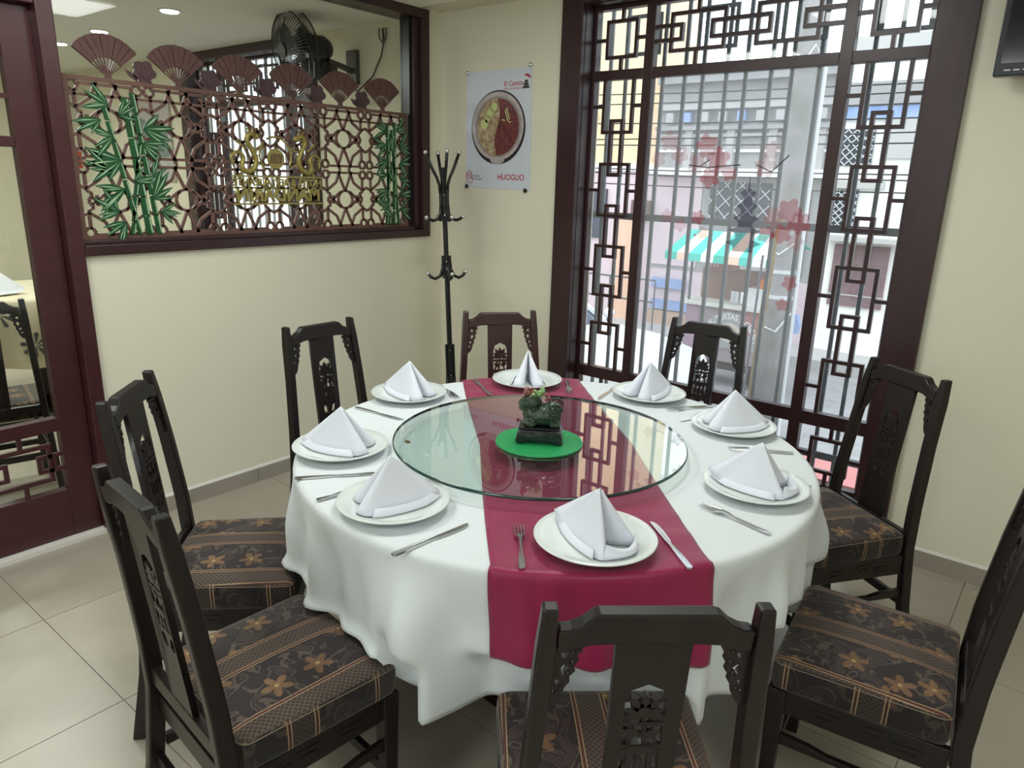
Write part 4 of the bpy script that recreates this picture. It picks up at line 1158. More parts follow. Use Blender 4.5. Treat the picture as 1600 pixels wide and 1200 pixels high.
tag(cr_.build('crumb', pmat('brown_crumb', (0.10, 0.06, 0.025), 0.7), None, smooth=True), 'small brown crumb near left edge of the glass turntable', 'crumb').location = (-1.376, 1.277, 0.7934)

# ================================================================== POSTER
po = thing('poster', 'white hot pot poster pinned on cream wall between coat rack and window', 'poster', (0, YB, 0))
PX0, PX1, PZ0, PZ1 = -2.884, -2.420, 1.448, 2.055
def pf(a, b, d): return (a, -d, b)
pcx, pcz = (PX0+PX1)/2, 1.765
MB().prism([(PX0+.002, PZ0), (PX1, PZ0-.003), (PX1-.010, PZ1), (PX0, PZ1)], pf, 0.0005, 0.0025).build('sheet', M['paper'], po)
def disc(name, r, d, mat, a0=0, a1=2*PI, cx=None, cz=None, ry=None):
    n = 48; cx = pcx if cx is None else cx; cz = pcz if cz is None else cz
    pts = [(cx+r*math.cos(a0+(a1-a0)*i/n), cz+(ry or r)*math.sin(a0+(a1-a0)*i/n)) for i in range(n if a1-a0 > 6 else n+1)]
    return MB().prism(pts, pf, 0.0025, d).build(name, mat, po)
disc('printed_black_circle', .190, .0028, M['ink'])
disc('printed_pot', .182, .0031, M['potring'], cx=pcx-.004, cz=pcz+.006, ry=.176)
disc('printed_pot_handle', .050, .00305, M['potring'], cz=pcz-.165, ry=.024)
disc('printed_pot_lip', .160, .0034, pmat('printed_steel_lip', (.30, .25, .25), .5), cz=pcz+.004, ry=.156)
disc('printed_pale_broth', .146, .0037, M['broth1'], cz=pcz+.002)
q = [(pcx+.146*math.cos(a), pcz+.002+.146*math.sin(a)) for a in [-PI/2+PI*i/30 for i in range(31)]] + [(pcx-.004+.018*math.sin(i*2*PI/12), pcz+.146-.290*i/12) for i in range(13)]
MB().prism(q, pf, .0025, .0040).build('printed_red_broth', M['broth2'], po)
for (a, b, r) in ((-.055, .075, .024), (-.028, .105, .022), (-.095, .02, .026), (-.075, .045, .018)): disc('printed_slice', r, .0043, M['veg'], cx=pcx+a, cz=pcz+b)
for (a, b, c, d) in ((.05, .09, .07, .03), (.06, .10, .08, .04), (.075, .03, .09, .025), (.03, .04, .05, .035)):
    MB().bar((pcx+a, -.0042, pcz+b), (pcx+c, -.0042, pcz+d), .006, .0004, (0, 1, 0)).build('printed_sprig', M['veg'], po)
def ptext(s, x, z, size, mat, name, width=None, bold=0.0):
    me = text_mesh(s, size, 0.0006, bold=bold)
    xs = [v.co.x for v in me.vertices]; k = width/(max(xs)-min(xs)) if width else 1
    xform(me, lambda v: Vector((x+v.x*k, -0.0028-v.z, z+v.y)))
    return link(name, me, mat, po)
ptext('HUOGUO', -2.555, 1.507, .043, M['redink'], 'printed_title', .185, .0006)
ptext('El Cantón', -2.548, 1.982, .034, M['redink'], 'printed_heading', .130, .0004)
ptext('RESTAURANTE', -2.548, 1.957, .014, M['redink'], 'printed_subheading', .130)
disc('printed_pagoda_arc', .030, .0027, M['redink'], 0.2, 2.2, cx=-2.463, cz=1.995)
pgd = MB()
for k in range(3): pgd.prism([(-2.466-.026+.006*k, 1.955+.014*k), (-2.466+.026-.006*k, 1.955+.014*k), (-2.466+.014-.004*k, 1.968+.014*k), (-2.466-.014+.004*k, 1.968+.014*k)], pf, .0025, .0029)
pgd.build('printed_pagoda', M['ink'], po)
lg = MB()
def arc_(cx, cz, r, a0, a1, n=10):
    P = [(cx+r*math.cos(R_(a0+(a1-a0)*i/n)), -.0027, cz+r*math.sin(R_(a0+(a1-a0)*i/n))) for i in range(n+1)]
    for p, q in zip(P[:-1], P[1:]): lg.bar(p, q, .0035, .0004, (0, 1, 0))
arc_(-2.857, 1.513, .024, -60, 230, 16); arc_(-2.852, 1.512, .015, -120, 170, 12); arc_(-2.848, 1.492, .018, -170, 60, 10); arc_(-2.855, 1.510, .006, 0, 360, 8)
lg.bar((-2.874, -.0027, 1.478), (-2.874, -.0027, 1.528), .004, .0004, (0, 1, 0))
lg.build('printed_logo', M['redink'], po)
ptext('Hotel &', -2.800, 1.512, .015, M['ink'], 'printed_small_line', .04)
ptext('Restaurante', -2.795, 1.496, .015, M['ink'], 'printed_small_line', .066)
for (x, z, mt) in ((PX0+.012, PZ1-.004, M['chrome']), (PX1-.018, PZ1+.010, M['chrome']), (PX0+.014, PZ0+.006, M['black']), (PX1-.028, PZ0-.006, M['black'])):
    MB().lathe([(.001, 0), (.005, 0), (.011, .004), (.012, .008), (.008, .012), (.001, .013)], 16).build('pin', mt, po, smooth=True).matrix_local = Matrix.Translation((x, -.0025, z)) @ Matrix.Rotation(PI/2, 4, 'X')

# ================================================================== COAT RACK
ck = thing('coat_rack', 'black metal coat rack with pale tipped hooks in the room corner', 'coat rack', (-2.635, 2.800, 0))
ck.rotation_euler = (0, R_(-3.2), 0)
bk = M['black']
def strip(z0, z1, name):
    m = MB()
    for k in range(4):
        a = PI/4+k*PI/2; m.tube([(.016*math.cos(a), .016*math.sin(a), z0), (.016*math.cos(a), .016*math.sin(a), z1)], .0105, 8)
    return m.build(name, bk, ck, smooth=False)
MB().tube([(0, 0, .10), (0, 0, 1.02)], .014, 12).build('pole', bk, ck)
MB().tube([(0, 0, 1.02), (0, 0, 1.55)], .013, 12).build('pole', bk, ck)
for (z0, z1) in ((.42, .62), (1.00, 1.10), (1.28, 1.44)):
    c = strip(z0, z1, 'collar')
    q = MB()
    for k in range(4):
        a = PI/4+k*PI/2
        for z in (z0+.03, z1-.03): q.ball((.026*math.cos(a), .026*math.sin(a), z), .0035, 1, 1, 1, 6, 4)
    q.build('rivet', M['chrome'], c)
def hook(pts, a):
    ca, sa = math.cos(a), math.sin(a)
    P = [(r*ca, r*sa, z) for r, z in pts]
    h = MB().tube(P, .0085, 8).build('hook', bk, ck, smooth=True)
    MB().ball(P[-1], .0115, 1, 1, 1, 10, 6).build('hook_tip', M['chrome'], h, smooth=True)
for k in range(4):
    a = PI/4+k*PI/2+0.25
    hook([(.020, 1.42), (.022, 1.46), (.035, 1.50), (.060, 1.55), (.090, 1.625)], a)
    hook([(.020, 1.36), (.024, 1.315), (.040, 1.29), (.065, 1.283), (.088, 1.290), (.102, 1.300)], a+0.1)
    hook([(.020, 1.06), (.024, 1.025), (.040, .992), (.065, .980), (.088, .990), (.104, 1.010)], a)
    f = MB().tube([(.018*math.cos(a), .018*math.sin(a), .44), (.03*math.cos(a), .03*math.sin(a), .25), (.10*math.cos(a), .10*math.sin(a), .10), (.19*math.cos(a), .19*math.sin(a), .025)], .010, 8).build('foot', bk, ck, smooth=True)
    MB().ball((.195*math.cos(a), .195*math.sin(a), .022), .013, 1, 1, 1, 8, 6).build('foot_tip', M['plastic'], f, smooth=True)

# ================================================================== TELEVISION
tv = thing('television', 'black flat television on the cream wall at upper right corner', 'television', (-0.39, 3.045, 1.885))
MB().box(0, .96, 0, .045, -.010, .56).build('housing', M['plastic'], tv, bevel=.004)
MB().box(.018, .942, -.0012, 0.0, .030, .545).build('screen', M['screen'], tv)
for x in (.030, .056, .082): MB().box(x, x+.018, -.0010, 0.0, .006, .010).build('bezel_mark', M['whitemark'], tv)
MB().box(.38, .58, .045, .1095, .18, .36).build('wall_bracket', M['black'], tv)

# ================================================================== NEXT ROOM
# wall fan
fan = thing('wall_fan', 'black caged wall fan seen through the partition above the carved fans', 'fan', (-3.83, 3.155, 2.14))
m = MB(); m.box(-.05, .05, -.03, 0, -.10, .10); m.build('wall_plate', M['plastic'], fan, bevel=.006)
MB().tube([(0, -.03, -.02), (0, -.12, .0), (-.01, -.24, .02)], .018, 10).build('arm', M['plastic'], fan, smooth=True)
fd = Vector((-0.10, -0.97, -0.16)).normalized()
fc = Vector((-.02, -.34, .06))
rot = fd.to_track_quat('Z', 'Y').to_matrix()
def fw_(p): return fc + rot @ Vector(p)
m = MB(); m.lathe([(.001, -.10), (.05, -.10), (.075, -.06), (.080, 0), (.065, .05), (.001, .06)], 24)
m.v = [tuple(fw_((a, b, c-.05))) for a, b, c in m.v]; m.build('motor', M['plastic'], fan, smooth=True)
m = MB(); m.box(-.05, .05, -.06, .05, -.14, -.04); m.v = [tuple(Vector(p)+fc+Vector((.02, .12, -.02))) for p in m.v]; m.build('gearbox', M['plastic'], fan, bevel=.008)
RG = .205
cage = MB()
for (z, rr_) in ((.105, RG), (.045, RG)):
    cage.tube([fw_((rr_*math.cos(a), rr_*math.sin(a), z)) for a in [2*PI*i/40 for i in range(41)]], .0045, 6)
for i in range(64):
    a = 2*PI*i/64
    for side, dz in ((1, .155), (-1, .0)):
        P = []
        for t in (0.25, 0.55, 0.85, 1.0):
            z = (.105+.052*(1-t**3)) if side == 1 else (.045-.045*(1-t**3))
            P.append(fw_((RG*t*math.cos(a), RG*t*math.sin(a), z)))
        for p, q in zip(P[:-1], P[1:]): cage.bar(p, q, .0034, .0034)
for t in (.25, .55, .8):
    z = .105+.052*(1-t**3); cage.tube([fw_((RG*t*math.cos(a), RG*t*math.sin(a), z)) for a in [2*PI*i/28 for i in range(29)]], .0014, 4)
cg_ = cage.build('wire_cage', M['black'], fan)
for i in range(3):
    a = 2*PI*i/3+.5; bl = MB()
    q = [(.03, -.02), (.10, -.07), (.17, -.075), (.195, -.02), (.19, .04), (.13, .05), (.05, .025)]
    bl.prism(q, lambda u, v, d: tuple(fw_((u*math.cos(a)-v*math.sin(a), u*math.sin(a)+v*math.cos(a), .075+.25*v+d))), -.001, .001)
    bl.build('blade', M['plastic'], fan)
m = MB(); m.lathe([(.001, .165), (.04, .165), (.045, .150), (.04, .145), (.001, .145)], 20); m.v = [tuple(fw_(p)) for p in m.v]; m.build('hub_badge', M['plastic'], fan)
cb = MB()
cb.tube([(.0, -.04, -.12), (.06, -.03, -.14), (.18, -.012, -.06), (.26, -.012, .05), (.29, -.012, .14), (.275, -.012, .24), (.285, -.012, .272)], .005, 6)
for dx in (-.03, 0, .028):
    cb.tube([(.285, -.015, .11), (.285+dx*1.1, -.018, .15), (.285+dx, -.018, .20), (.285, -.02, .225), (.285-dx, -.018, .25), (.285, -.018, .270)], .004, 6)
cb.build('coiled_cord', pmat('grey_cord', (.03, .03, .03), .5), fan, smooth=True)
# framed print and red notice, small frame
ap = thing('wall_picture', 'pale print with grey green arches behind the left of the fretwork screen', 'picture', (-6.56, YB, 1.72))
MB().box(-.36, .36, -.02, -.0005, -.32, .34).build('mount', pmat('pale_pink_grey_print', (.52, .48, .46), .6), ap)
for (x, z, r) in ((-.14, .05, .15), (.16, .02, .15), (.02, -.20, .12)):
    MB().prism([(x+r*math.cos(a), z+r*math.sin(a)) for a in [PI*i/20 for i in range(21)]] + [(x-r, z-.14), (x+r, z-.14)], lambda a, b, d: (a, -d, b), .02, .022).build('printed_arch', pmat('teal_grey_print', (.22, .27, .26), .6), ap)
rnx = thing('red_notice', 'small red notice at the left edge of the fretwork screen', 'sign', (-8.17, YB, 1.56))
MB().box(-.10, .10, -.012, -.0005, -.07, .09).build('board', pmat('orange_red_notice', (.55, .10, .06), .5), rnx)
cb2 = thing('stone_column', 'speckled grey column behind the left end of the fretwork screen', 'column', (-8.40, 3.05, 0))
MB().box(-.06, .10, -.09, .10, 0, 2.338).build('shaft', pmat('speckled_grey_stone', (.36, .34, .36), .6, noise=(60, (.18, .17, .19), .9)), cb2)
fr0 = thing('picture_frame', 'small picture in a dark frame seen through the door glass', 'picture', (XA-5.40, 2.15, 1.52))
MB().box(.0005, .02, -.35, .30, -.14, .14).build('frame', M['frame'], fr0)
MB().box(.0202, .022, -.31, .26, -.10, .10).build('print', pmat('grey_print', (.42, .44, .42), .6), fr0)
# chair and table beyond the door
for (mid, face, lab) in (((-3.60, 0.93), -12, 'dark carved chair close behind the left door glass'), ((-5.75, 2.62), 120, 'dark carved chair far behind the door glass beside the cream wall')):
    place(proto, mid, face, lab)['group'] = 'carved chairs in the room beyond'
t2 = thing('far_table', 'table under a cream flower printed cloth behind the door glass', 'table', (-5.15, 1.62, 0))
MB().lathe([(0.001, 0), (.2, 0), (.2, .03), (.05, .08), (.05, .72), (0.001, .72)], 24).build('pedestal', M['wood'], t2)
MB().lathe([(0.001, .725), (.42, .725), (.44, .755), (0.001, .755)], 48).build('table_top', M['wood'], t2)
cl2 = MB()
NA2 = 96; rws = []
for r, z, amp in ((.001, .760, 0), (.40, .760, 0), (.452, .757, 0), (.462, .74, 0), (.47, .60, .012), (.475, .45, .018), (.48, .36, .022)):
    rws.append([((r+amp*math.sin(11*2*PI*i/NA2))*math.cos(2*PI*i/NA2), (r+amp*math.sin(11*2*PI*i/NA2))*math.sin(2*PI*i/NA2), z) for i in range(NA2)])
cl2.loft(rws, False)
c2 = tag(cl2.build('flowered_cloth', pmat('cream_cotton', (.55, .48, .34), .8), None, smooth=True), 'cream tablecloth with dark daisy print behind the door glass', 'tablecloth'); c2.location = (-5.15, 1.62, 0)
gm = pmat('grey_green_flower_print', (.06, .06, .055), .8)
for k, (az, z, r) in enumerate(((-75, .66, .075), (-55, .52, .075), (-38, .68, .075), (-20, .50, .075), (-100, .50, .075), (0, .66, .07), (20, .52, .07))):
    fm_ = MB(); a = R_(az)
    for j in range(8):
        b = 2*PI*j/8+k
        q = [(u*math.cos(b)-v*math.sin(b), u*math.sin(b)+v*math.cos(b)) for u, v in ((.12*r, -.02*r), (.55*r, -.10*r), (.85*r, -.17*r), (.98*r, -.10*r), (1.02*r, 0), (.98*r, .10*r), (.85*r, .17*r), (.55*r, .10*r), (.12*r, .02*r))]
        fm_.prism(q, lambda u, v, d: ((.488+d)*math.cos(a+u/.49), (.488+d)*math.sin(a+u/.49), z+v), 0.004, 0.008)
    fm_.build('printed_flower', gm, c2)
n2 = napkin_mesh().build('napkin', M['napkin'], None, smooth=True); tag(n2, 'white folded napkin on the flowered table behind the door glass', 'napkin'); n2.location = (-4.98, 1.42, .762)

# ================================================================== STREET
GZ = -0.95
asphalt = pmat('pale_worn_asphalt', (.34, .33, .34), .9, noise=(4, (.26, .25, .26), .8))
conc = pmat('pale_concrete', (.46, .445, .44), .85, noise=(6, (.45, .43, .42), .7))
struct(MB().box(-22, 14, YB+1.7, 10.2, GZ-.2, GZ).build('street', asphalt))
sw = struct(MB().box(-22, 14, YB+.161, YB+1.7, GZ-.2, GZ+.12).build('pavement_near', conc))
struct(MB().box(-22, 14, 10.2, 11.0, GZ-.2, GZ+.15).build('pavement_far', conc))
struct(MB().box(XA-5.5, FXR+.1, YB+.001, YB+.159, GZ-.2, -.061).build('plinth', conc))
pk = tag(MB().box(-2.3, -.3, YB+.42, YB+.75, -.30, .10).build('planter_wall', pmat('pink_red_painted_wall', (.62, .25, .25), .8, noise=(5, (.5, .2, .2), .6))), 'low pink red wall just outside the bottom of the lattice window', 'wall')

# ---- buildings
YF = 11.0
def win_grille(parent, x0, x1, z0, z1, dark, diamond=True):
    f = MB().box(x0, x1, YF-.03, YF-.001, z0, z1).build('window', dark, parent)
    if diamond:
        m = MB(); n = 4
        w_, h_ = x1-x0, z1-z0
        step = w_/n*1.0
        k = -int(h_/step)-1
        while k < n+1:
            for s in (1, -1):
                a0 = x0+k*step; 
                # clip 45 degree line to the window
                pts = []
                for t in (0, h_):
                    pts.append((a0+t, z0+t if s == 1 else z1-t))
                (xa, za), (xb, zb) = pts
                if xb < x0 or xa > x1: continue
                if xa < x0: za += (x0-xa)*(1 if s == 1 else -1); xa = x0
                if xb > x1: zb -= (xb-x1)*(1 if s == 1 else -1); xb = x1
                m.bar((xa, YF-.05, za), (xb, YF-.05, zb), .012, .012)
            k += 1
        m.build('diamond_grille', M['whitegrille'], f)
    return f
M['whitegrille'] = pmat('pale_painted_grille', (.62, .64, .66), .6)
darkw = pmat('dark_window_glass', (.055, .06, .085), .25, spec=.5)
yel = pmat('warm_yellow_stucco', (.80, .56, .34), .9, noise=(2, (.84, .64, .42), .7))
pink = pmat('pale_pink_stucco', (.64, .50, .54), .9, noise=(1.5, (.68, .58, .60), .7))
grey = pmat('weathered_grey_stucco', (.37, .36, .355), .9, noise=(1.2, (.27, .27, .28), .8))
white = pmat('white_stucco', (.86, .85, .82), .9, noise=(2, (.78, .76, .73), .6))
blue = pmat('faded_blue_paint', (.24, .34, .60), .8, noise=(6, (.4, .45, .6), .6))
salmon = pmat('salmon_stucco', (.74, .48, .36), .9)
b1 = thing('yellow_house', 'yellow house with pink ground floor at the left of the lattice window', 'building', (0, 0, 0))
MB().box(-14, -5.865, YF, YF+1.2, 1.75, 6.5).build('upper_wall', yel, b1)
MB().box(-14, -5.865, YF, YF+1.2, GZ, 1.75).build('lower_wall', pink, b1)
MB().box(-14, -5.865, YF-.06, YF, 1.68, 1.80).build('string_course', white, b1)
MB().box(-14, -5.865, YF-.10, YF, 6.4, 6.7).build('parapet', white, b1)
for (x0, x1, z0, z1) in ((-8.2, -7.1, 2.6, 4.0), (-9.9, -9.0, 2.6, 4.0)):
    f = MB().box(x0, x1, YF-.03, YF-.001, z0, z1).build('window', darkw, b1); MB().box(x0-.08, x1+.08, YF-.08, YF-.031, z0-.1, z0).build('window_sill', white, f)
MB().box(-7.85, -6.75, YF-.04, YF-.001, .55, 1.38).build('window', darkw, b1)
MB().box(-6.55, -6.05, YF-.05, YF-.001, GZ+.15, 1.0).build('doorway', salmon, b1)
sgn = MB().box(-6.20, -5.868, YF-.14, YF-.061, .93, 1.22).build('sign_plate', pmat('brown_sign', (.16, .10, .10), .6), b1)
MB().lathe([(.001, 0), (.07, 0), (.07, .01), (.001, .01)], 20).build('sign_disc', M['whitegrille'], sgn).matrix_local = Matrix.Translation((-5.98, YF-.141, 1.07)) @ Matrix.Rotation(PI/2, 4, 'X')

b2 = thing('grey_building', 'weathered grey building with cornices behind the striped awning', 'building', (0, 0, 0))
MB().box(-5.86, -3.16, YF, YF+1.2, .15, 3.02).build('upper_wall', grey, b2)
MB().box(-5.86, -3.16, YF+.02, YF+1.2, GZ, .15).build('lower_wall', pink, b2)
for (z0, z1, d, mt) in ((2.98, 3.10, .16, grey), (2.60, 2.68, .10, conc), (2.30, 2.36, .14, grey), (2.20, 2.25, .07, conc), (1.62, 1.74, .22, white), (1.98, 2.02, .05, white)):
    MB().box(-5.86, -3.16, YF-d, YF, z0, z1).build('cornice', mt, b2)
for k in range(9): MB().box(-5.7+k*.29, -5.58+k*.29, YF-.11, YF-.001, 2.42, 2.56).build('frieze_block', blue if k % 3 == 1 else conc, b2)
for x in (-5.3, -4.62, -3.98, -3.3): MB().box(x-.06, x+.06, YF-.09, YF-.001, 1.742, 2.298).build('pilaster', conc, b2)
win_grille(b2, -4.88, -3.92, .98, 1.54, darkw)
MB().box(-5.86, -5.02, YF-.015, YF-.001, .20, 1.60).build('pink_panel', pink, b2)
MB().box(-3.84, -3.34, YF-.03, YF-.001, .2, 1.45).build('doorway', pmat('old_brown_door', (.20, .14, .13), .7), b2)
for (x, z, w_) in ((-5.45, -.10, .30), (-5.40, -.46, .34)): MB().box(x-w_, x+w_, YF-.06, YF-.001, z-.08, z+.08).build('blue_band', blue, b2)
MB().box(-5.86, -5.1, YF-.05, YF-.001, GZ+.15, -.56).build('brick_base', pmat('tan_brick', (.52, .36, .28), .9), b2)
b3 = thing('white_house', 'white house with diamond window grilles and purple brown garage door at right of window', 'building', (0, 0, 0))
MB().box(-3.158, 6, YF, YF+1.2, GZ, 3.3).build('front_wall', white, b3)
MB().box(-3.16, 6, YF-.10, YF, 3.25, 3.42).build('parapet', conc, b3)
MB().box(-3.14, 6, YF-.12, YF, 2.58, 2.86).build('cornice', grey, b3)
MB().box(-3.14, 6, YF-.07, YF, 2.40, 2.56).build('blue_frieze', blue, b3)
win_grille(b3, -3.08, -2.62, 1.80, 2.28, darkw)
win_grille(b3, -3.10, -2.72, .95, 1.48, darkw)
MB().box(-3.14, -2.4, YF-.09, YF, 1.50, 1.60).build('string_course', conc, b3)
gd_ = MB().box(-2.92, -2.20, YF-.04, YF-.001, -.12, .74).build('garage_door', pmat('purple_brown_steel_door', (.23, .15, .16), .6, noise=(5, (.17, .11, .12), .7)), b3)
MB().box(-2.92, -2.20, YF-.05, YF-.041, .03, .05).build('door_rib', conc, gd_)
MB().box(-2.5, -.8, YF-.06, YF-.001, 1.9, 2.4).build('shutter', conc, b3)
MB().box(-3.05, -1.6, YF-.35, YF, .80, .86).build('canopy', conc, b3)
# ---- utility pole and cable
up = thing('utility_pole', 'thick weathered concrete utility pole in front of the food cart', 'utility pole', (-2.30, 7.0, GZ))
MB().loft([[(r*math.cos(2*PI*k/20), r*math.sin(2*PI*k/20), z) for k in range(20)] for z, r in ((0, .16), (1.5, .15), (3.2, .14), (6.5, .12))]).build('shaft', pmat('mottled_concrete_pole', (.33, .31, .33), .9, noise=(5, (.20, .20, .17), .9)), up, smooth=True)
for z in (1.42, 1.66): MB().loft([[((.158)*math.cos(2*PI*k/20), .158*math.sin(2*PI*k/20), z+d) for k in range(20)] for d in (0, .035)]).build('steel_band', M['whitegrille'], up)
MB().tube([(.17, -.04, .05), (.16, -.05, 2), (.155, -.05, 6)], .018, 8).build('conduit', M['whitegrille'], up)
for pts in (((-.15, -.1, 3.5), (-.02, -.19, 3.45), (.10, -.2, 3.62), (.15, -.12, 3.5)), ((-.16, 0, 1.05), (-.05, -.17, 1.15), (.06, -.18, 1.12), (.16, -.1, 1.3)), ((-.16, 0, 1.9), (0, -.18, 1.84), (.15, -.1, 1.98))):
    MB().tube(pts, .009, 6).build('tie_wire', M['whitegrille'], up)
rp = thing('rusty_post', 'thin mossy brown post leaning beside the utility pole', 'post', (-2.12, 6.0, GZ))
MB().tube([(0, 0, 0), (.02, 0, 1.2), (.05, .02, 2.2)], .028, 10).build('shaft', pmat('mossy_brown_bark', (.22, .15, .09), .9, noise=(9, (.20, .20, .08), .9)), rp)
MB().tube([(-.06, 0, .0), (-.05, 0, 1.0), (-.03, 0, 1.9)], .010, 8).build('pipe', M['iron'], rp)
CN = ['highest of the cables outside the window, above the grey roofline', 'second cable from the top, across the upper cornice', 'cable crossing in front of the frieze blocks', 'cable just above the white ledge', 'lowest but one of the street cables', 'lowest street cable, just above the awning', 'third cable from the top', 'cable rising to the right between frieze and ledge']
for k, (za, zb, y0) in enumerate(((2.75, 2.62, 9.4), (2.35, 2.28, 9.5), (2.02, 1.99, 9.0), (1.72, 1.66, 9.2), (1.66, 1.60, 9.3), (1.50, 1.47, 9.6), (2.62, 2.58, 9.7), (2.10, 2.16, 9.6))):
    w_ = MB().tube([(-12, y0, za+.2), (-8, y0, za), (-4.5, y0, (za+zb)/2-.03), (0, y0, zb), (4, y0, zb+.15)], .009, 5).build('street_cable', M['black'], None)
    tag(w_, 'thin black '+CN[k], 'cable', 'street cables')
# ---- food cart
YC = 8.5
ct = thing('food_cart', 'red and grey taco cart with green white and orange striped awning across the street', 'food cart', (-3.42, YC, GZ)); ct.scale = (.84, 1, 1)
rd_ = pmat('dull_red_sheet_metal', (.40, .17, .16), .6, noise=(5, (.33, .2, .2), .7))
gy_ = pmat('mauve_grey_sheet_metal', (.34, .27, .29), .6, noise=(4, (.28, .24, .27), .7))
# counter body
MB().box(-.62, .72, -.02, .55, .32, 1.00).build('cart_body', gy_, ct, bevel=.01)
MB().box(-.68, .78, -.09, .60, 1.00, 1.045).build('counter', M['whitetrim'], ct, bevel=.004)
MB().box(.30, .72, -.035, -.021, .70, .99).build('red_panel', rd_, ct)
MB().box(-.60, -.40, -.035, -.021, .40, .99).build('mauve_panel', pmat('mauve_panel', (.40, .26, .34), .6), ct)
# round picture and arched lettering on the front
gp = pmat('grey_sign_board', (.36, .36, .36), .6)
q = MB().prism([(.55*math.cos(a)*.82+.10, .50+.46*math.sin(a)) for a in [PI*i/30 for i in range(31)]], lambda a, b, d: (a, -.021-d, b), 0, .012).build('arched_sign', gp, ct)
MB().prism(circle(.10, .70, .17, 28, ry=.12), lambda a, b, d: (a, -.021-d, b), .012, .018).build('picture_disc', pmat('cream_disc', (.62, .55, .47), .6), q)
MB().prism(circle(.10, .70, .12, 28, ry=.08), lambda a, b, d: (a, -.021-d, b), .018, .022).build('picture_food', pmat('tan_food', (.55, .42, .28), .7), q)
tm = MB(); s = 'TACOS,TORTAS..CECINA'
for i, chh in enumerate(s):
    t = i/(len(s)-1); a = R_(164-148*t)
    me = text_mesh(chh, .105, .004, bold=.003)
    px_, pz_ = .10+.50*math.cos(a)*.86, .50+.40*math.sin(a); tl = (a-PI/2)*.8
    append(tm, me, lambda v: Vector((px_+v.x*math.cos(tl)-v.y*math.sin(tl), -.036-v.z, pz_+v.x*math.sin(tl)+v.y*math.cos(tl))))
tm.build('arched_lettering', M['whitemark'], q)
me = text_mesh('15', .12, .004, bold=.004); tm = MB(); append(tm, me, lambda v: Vector((.62+v.x, -.037-v.z, .56+v.y))); tm.build('red_number', M['redink'], ct)
for x in (-.45, .55):
    for y in (.05, .5):
        wm = MB().lathe([(.02, -.025), (.13, -.025), (.15, -.015), (.15, .015), (.13, .025), (.02, .025)], 20).build('wheel', M['plastic'], ct)
        wm.matrix_local = Matrix.Translation((x, y, .152)) @ Matrix.Rotation(PI/2, 4, 'X')
MB().box(-.60, .70, .0, .53, .22, .32).build('chassis', M['frame'], ct)
# posts, back shelf, awning
for x in (-.60, .70):
    for y in (.0, .5): MB().box(x-.014, x+.014, y-.014, y+.014, 1.045, 1.86).build('post', M['iron'], ct)
MB().box(-.58, .68, .30, .53, 1.045, 1.42).build('back_shelf', pmat('brown_red_griddle_hood', (.27, .14, .13), .6, noise=(4, (.35, .22, .2), .7)), ct)
MB().prism([(-.5, 1.42), (-.1, 1.42), (-.08, 1.60), (-.50, 1.62)], lambda a, b, d: (a, d, b), .2, .5).build('red_case', rd_, ct)
for k in range(4): MB().bar((-.46+.05*k, .19, 1.46), (-.40+.05*k, .19, 1.58), .012, .006, (0, 1, 0)).build('case_stroke', M['whitemark'], ct)
n = 9; x0, x1 = -.80, .86
cols = [pmat('teal_green_canvas', (.04, .47, .38), .7), pmat('pale_orange_canvas', (.86, .60, .46), .7), pmat('teal_green_canvas_light', (.06, .55, .45), .7), pmat('white_canvas', (.86, .82, .78), .7)]
for k in range(n):
    a, b = x0+(x1-x0)*k/n, x0+(x1-x0)*(k+1)/n
    tp = 0.10
    pa, pb = a+(tp if k == 0 else 0)*1.5, b
    m = MB()
    m.add([(a, -.42, 1.66), (b, -.42, 1.66), (b*.93, .15, 1.90), (a*.93, .15, 1.90), (b, .68, 1.72), (a, .68, 1.72), (a, -.43, 1.57), (b, -.43, 1.57)],
          [(0, 1, 2, 3), (3, 2, 4, 5), (6, 7, 1, 0)])
    o = m.build('awning_stripe', cols[k % 4], ct)
    md = o.modifiers.new('solid', 'SOLIDIFY'); md.thickness = .006
MB().box(x0, x1, -.40, -.37, 1.635, 1.655).build('awning_rail', M['whitetrim'], ct)
# things on the counter
def on_counter(name, label, cat, mb, mat, loc):
    o = mb.build(name, mat, None, smooth=False); o.location = (ct.location.x+loc[0]*.84, YC+loc[1], GZ+loc[2]); tag(o, label, cat); return o
on_counter('cooler_box', 'white cooler box on the right end of the taco cart counter', 'cooler', MB().prism([(-.17, 0), (.17, 0), (.18, .22), (-.18, .22)], lambda a, b, d: (a, d, b), -.10, .12), pmat('white_cooler', (.78, .78, .78), .5), (.48, .12, 1.0455))
on_counter('orange_tub', 'orange plastic tub on top of the white cooler box', 'tub', MB().lathe([(.001, 0), (.10, 0), (.12, .11), (.001, .11)], 20), pmat('orange_plastic', (.75, .20, .06), .5), (.52, .12, 1.266))
on_counter('steel_pot', 'round steel pot on the taco cart counter left of the cooler', 'pot', MB().lathe([(.001, 0), (.10, 0), (.11, .02), (.11, .16), (.115, .165), (.001, .165)], 24), M['steel'], (.12, .12, 1.0455))
on_counter('blue_bag', 'blue bag hanging at right end of the taco cart', 'bag', MB().prism([(-.08, 0), (.08, 0), (.10, .10), (.06, .22), (-.06, .22), (-.10, .10)], lambda a, b, d: (a, d, b), -.04, .04), blue, (.98, -.06, .82))
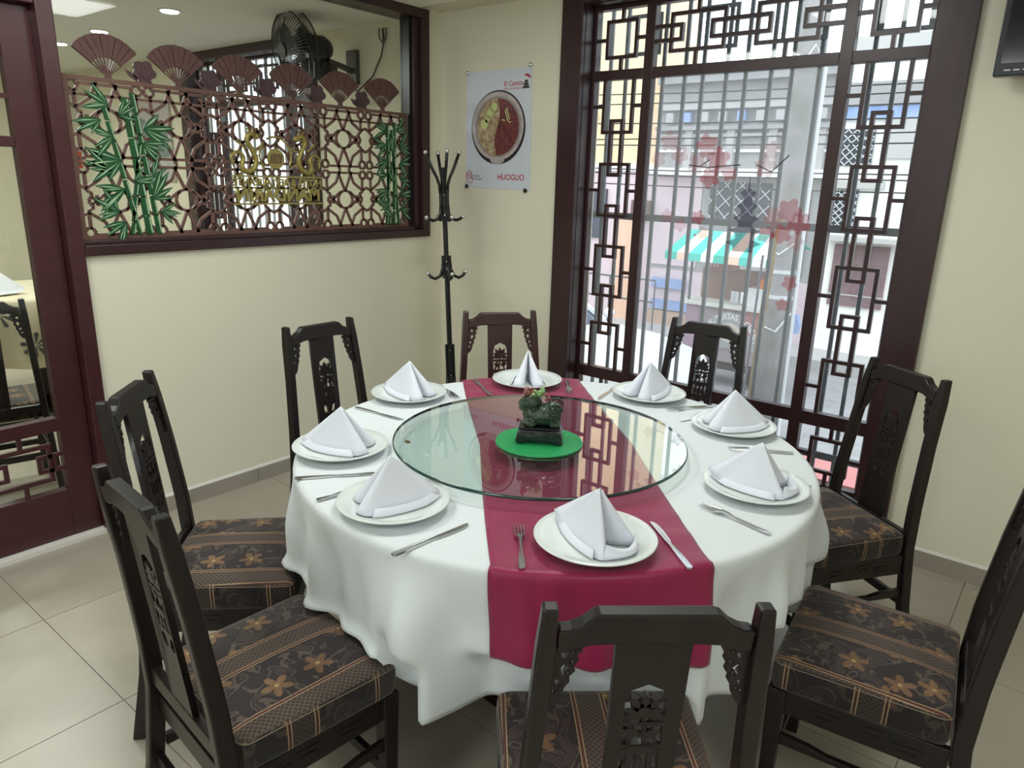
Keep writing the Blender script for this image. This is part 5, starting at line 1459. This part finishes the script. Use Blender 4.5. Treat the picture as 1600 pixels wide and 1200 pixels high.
# ---- parked car, nose to the right
car = thing('white_car', 'white car parked outside at lower left of the lattice window', 'car', (-5.0, 6.3, GZ))
cw_ = pmat('white_car_paint', (.80, .81, .84), .25, spec=.5, coat=.5)
body = [(-2.1, .28), (-2.12, .62), (-2.0, .86), (-1.4, .92), (.55, .92), (1.45, .86), (1.95, .74), (2.08, .55), (2.05, .30), (1.75, .22), (-1.85, .22)]
MB().prism(body, lambda a, b, d: (a, d, b), -.82, .82).build('car_body', cw_, car, bevel=.06, seg=3)
MB().loft([[(-1.5, -.74, .90), (.75, -.74, .90), (.75, .74, .90), (-1.5, .74, .90)], [(-1.1, -.60, 1.38), (.02, -.60, 1.38), (.02, .60, 1.38), (-1.1, .60, 1.38)]]).build('glasshouse', pmat('dark_car_glass', (.10, .11, .15), .1, spec=.6), car, bevel=.03)
MB().loft([[(-1.14, -.60, 1.36), (.06, -.60, 1.36), (.06, .60, 1.36), (-1.14, .60, 1.36)], [(-1.05, -.54, 1.43), (-.05, -.54, 1.43), (-.05, .54, 1.43), (-1.05, .54, 1.43)]]).build('roof', cw_, car, bevel=.02)
MB().bar((.76, -.70, .93), (.04, -.58, 1.38), .06, .04).build('pillar', cw_, car)
MB().bar((.76, .70, .93), (.04, .58, 1.38), .06, .04).build('pillar', cw_, car)
for x in (-1.3, 1.3):
    for y in (-.80, .80):
        w_ = MB().lathe([(.001, -.09), (.24, -.09), (.30, -.06), (.30, .06), (.24, .09), (.001, .09)], 28).build('wheel', M['plastic'], car)
        w_.matrix_local = Matrix.Translation((x, y*.92, .302)) @ Matrix.Rotation(PI/2, 4, 'X')
for y in (-.62, .62): MB().ball((1.93, y, .68), .12, .5, 1.1, .6, 12, 8).build('headlamp', M['whitegrille'], car, smooth=True)
MB().box(2.03, 2.10, -.70, .70, .34, .50).build('bumper', M['plastic'], car, bevel=.02)
for s in (-1, 1):
    MB().ball((.70, s*.90, .98), .09, .7, .8, .7, 10, 6).build('mirror', cw_, car, smooth=True)
# railing on the far pavement
rl = thing('street_railing', 'low thin railing on the far pavement left of the taco cart', 'railing', (-6.9, 10.4, GZ+.15))
for z in (.45, .80): MB().tube([(-.6, 0, z), (1.5, 0, z)], .015, 8).build('rail', M['iron'], rl)
for k in range(6): MB().tube([(-.6+.42*k, 0, 0), (-.6+.42*k, 0, .80)], .013, 8).build('post', M['iron'], rl)
wheelb = thing('grey_sack', 'small grey blue sack lying on the pavement behind the black window chair', 'sack', (-1.84, 4.1, GZ+.12))
MB().ball((0, 0, .10), .12, 1.2, 1, .85, 14, 9).build('sack_body', pmat('grey_blue_sack', (.16, .17, .24), .8, noise=(12, (.3, .3, .34), .7)), wheelb, smooth=True)
MB().ball((.02, 0, .215), .035, 1.2, 1, 1, 10, 6).build('sack_neck', pmat('grey_blue_sack_neck', (.18, .19, .25), .8), wheelb, smooth=True)
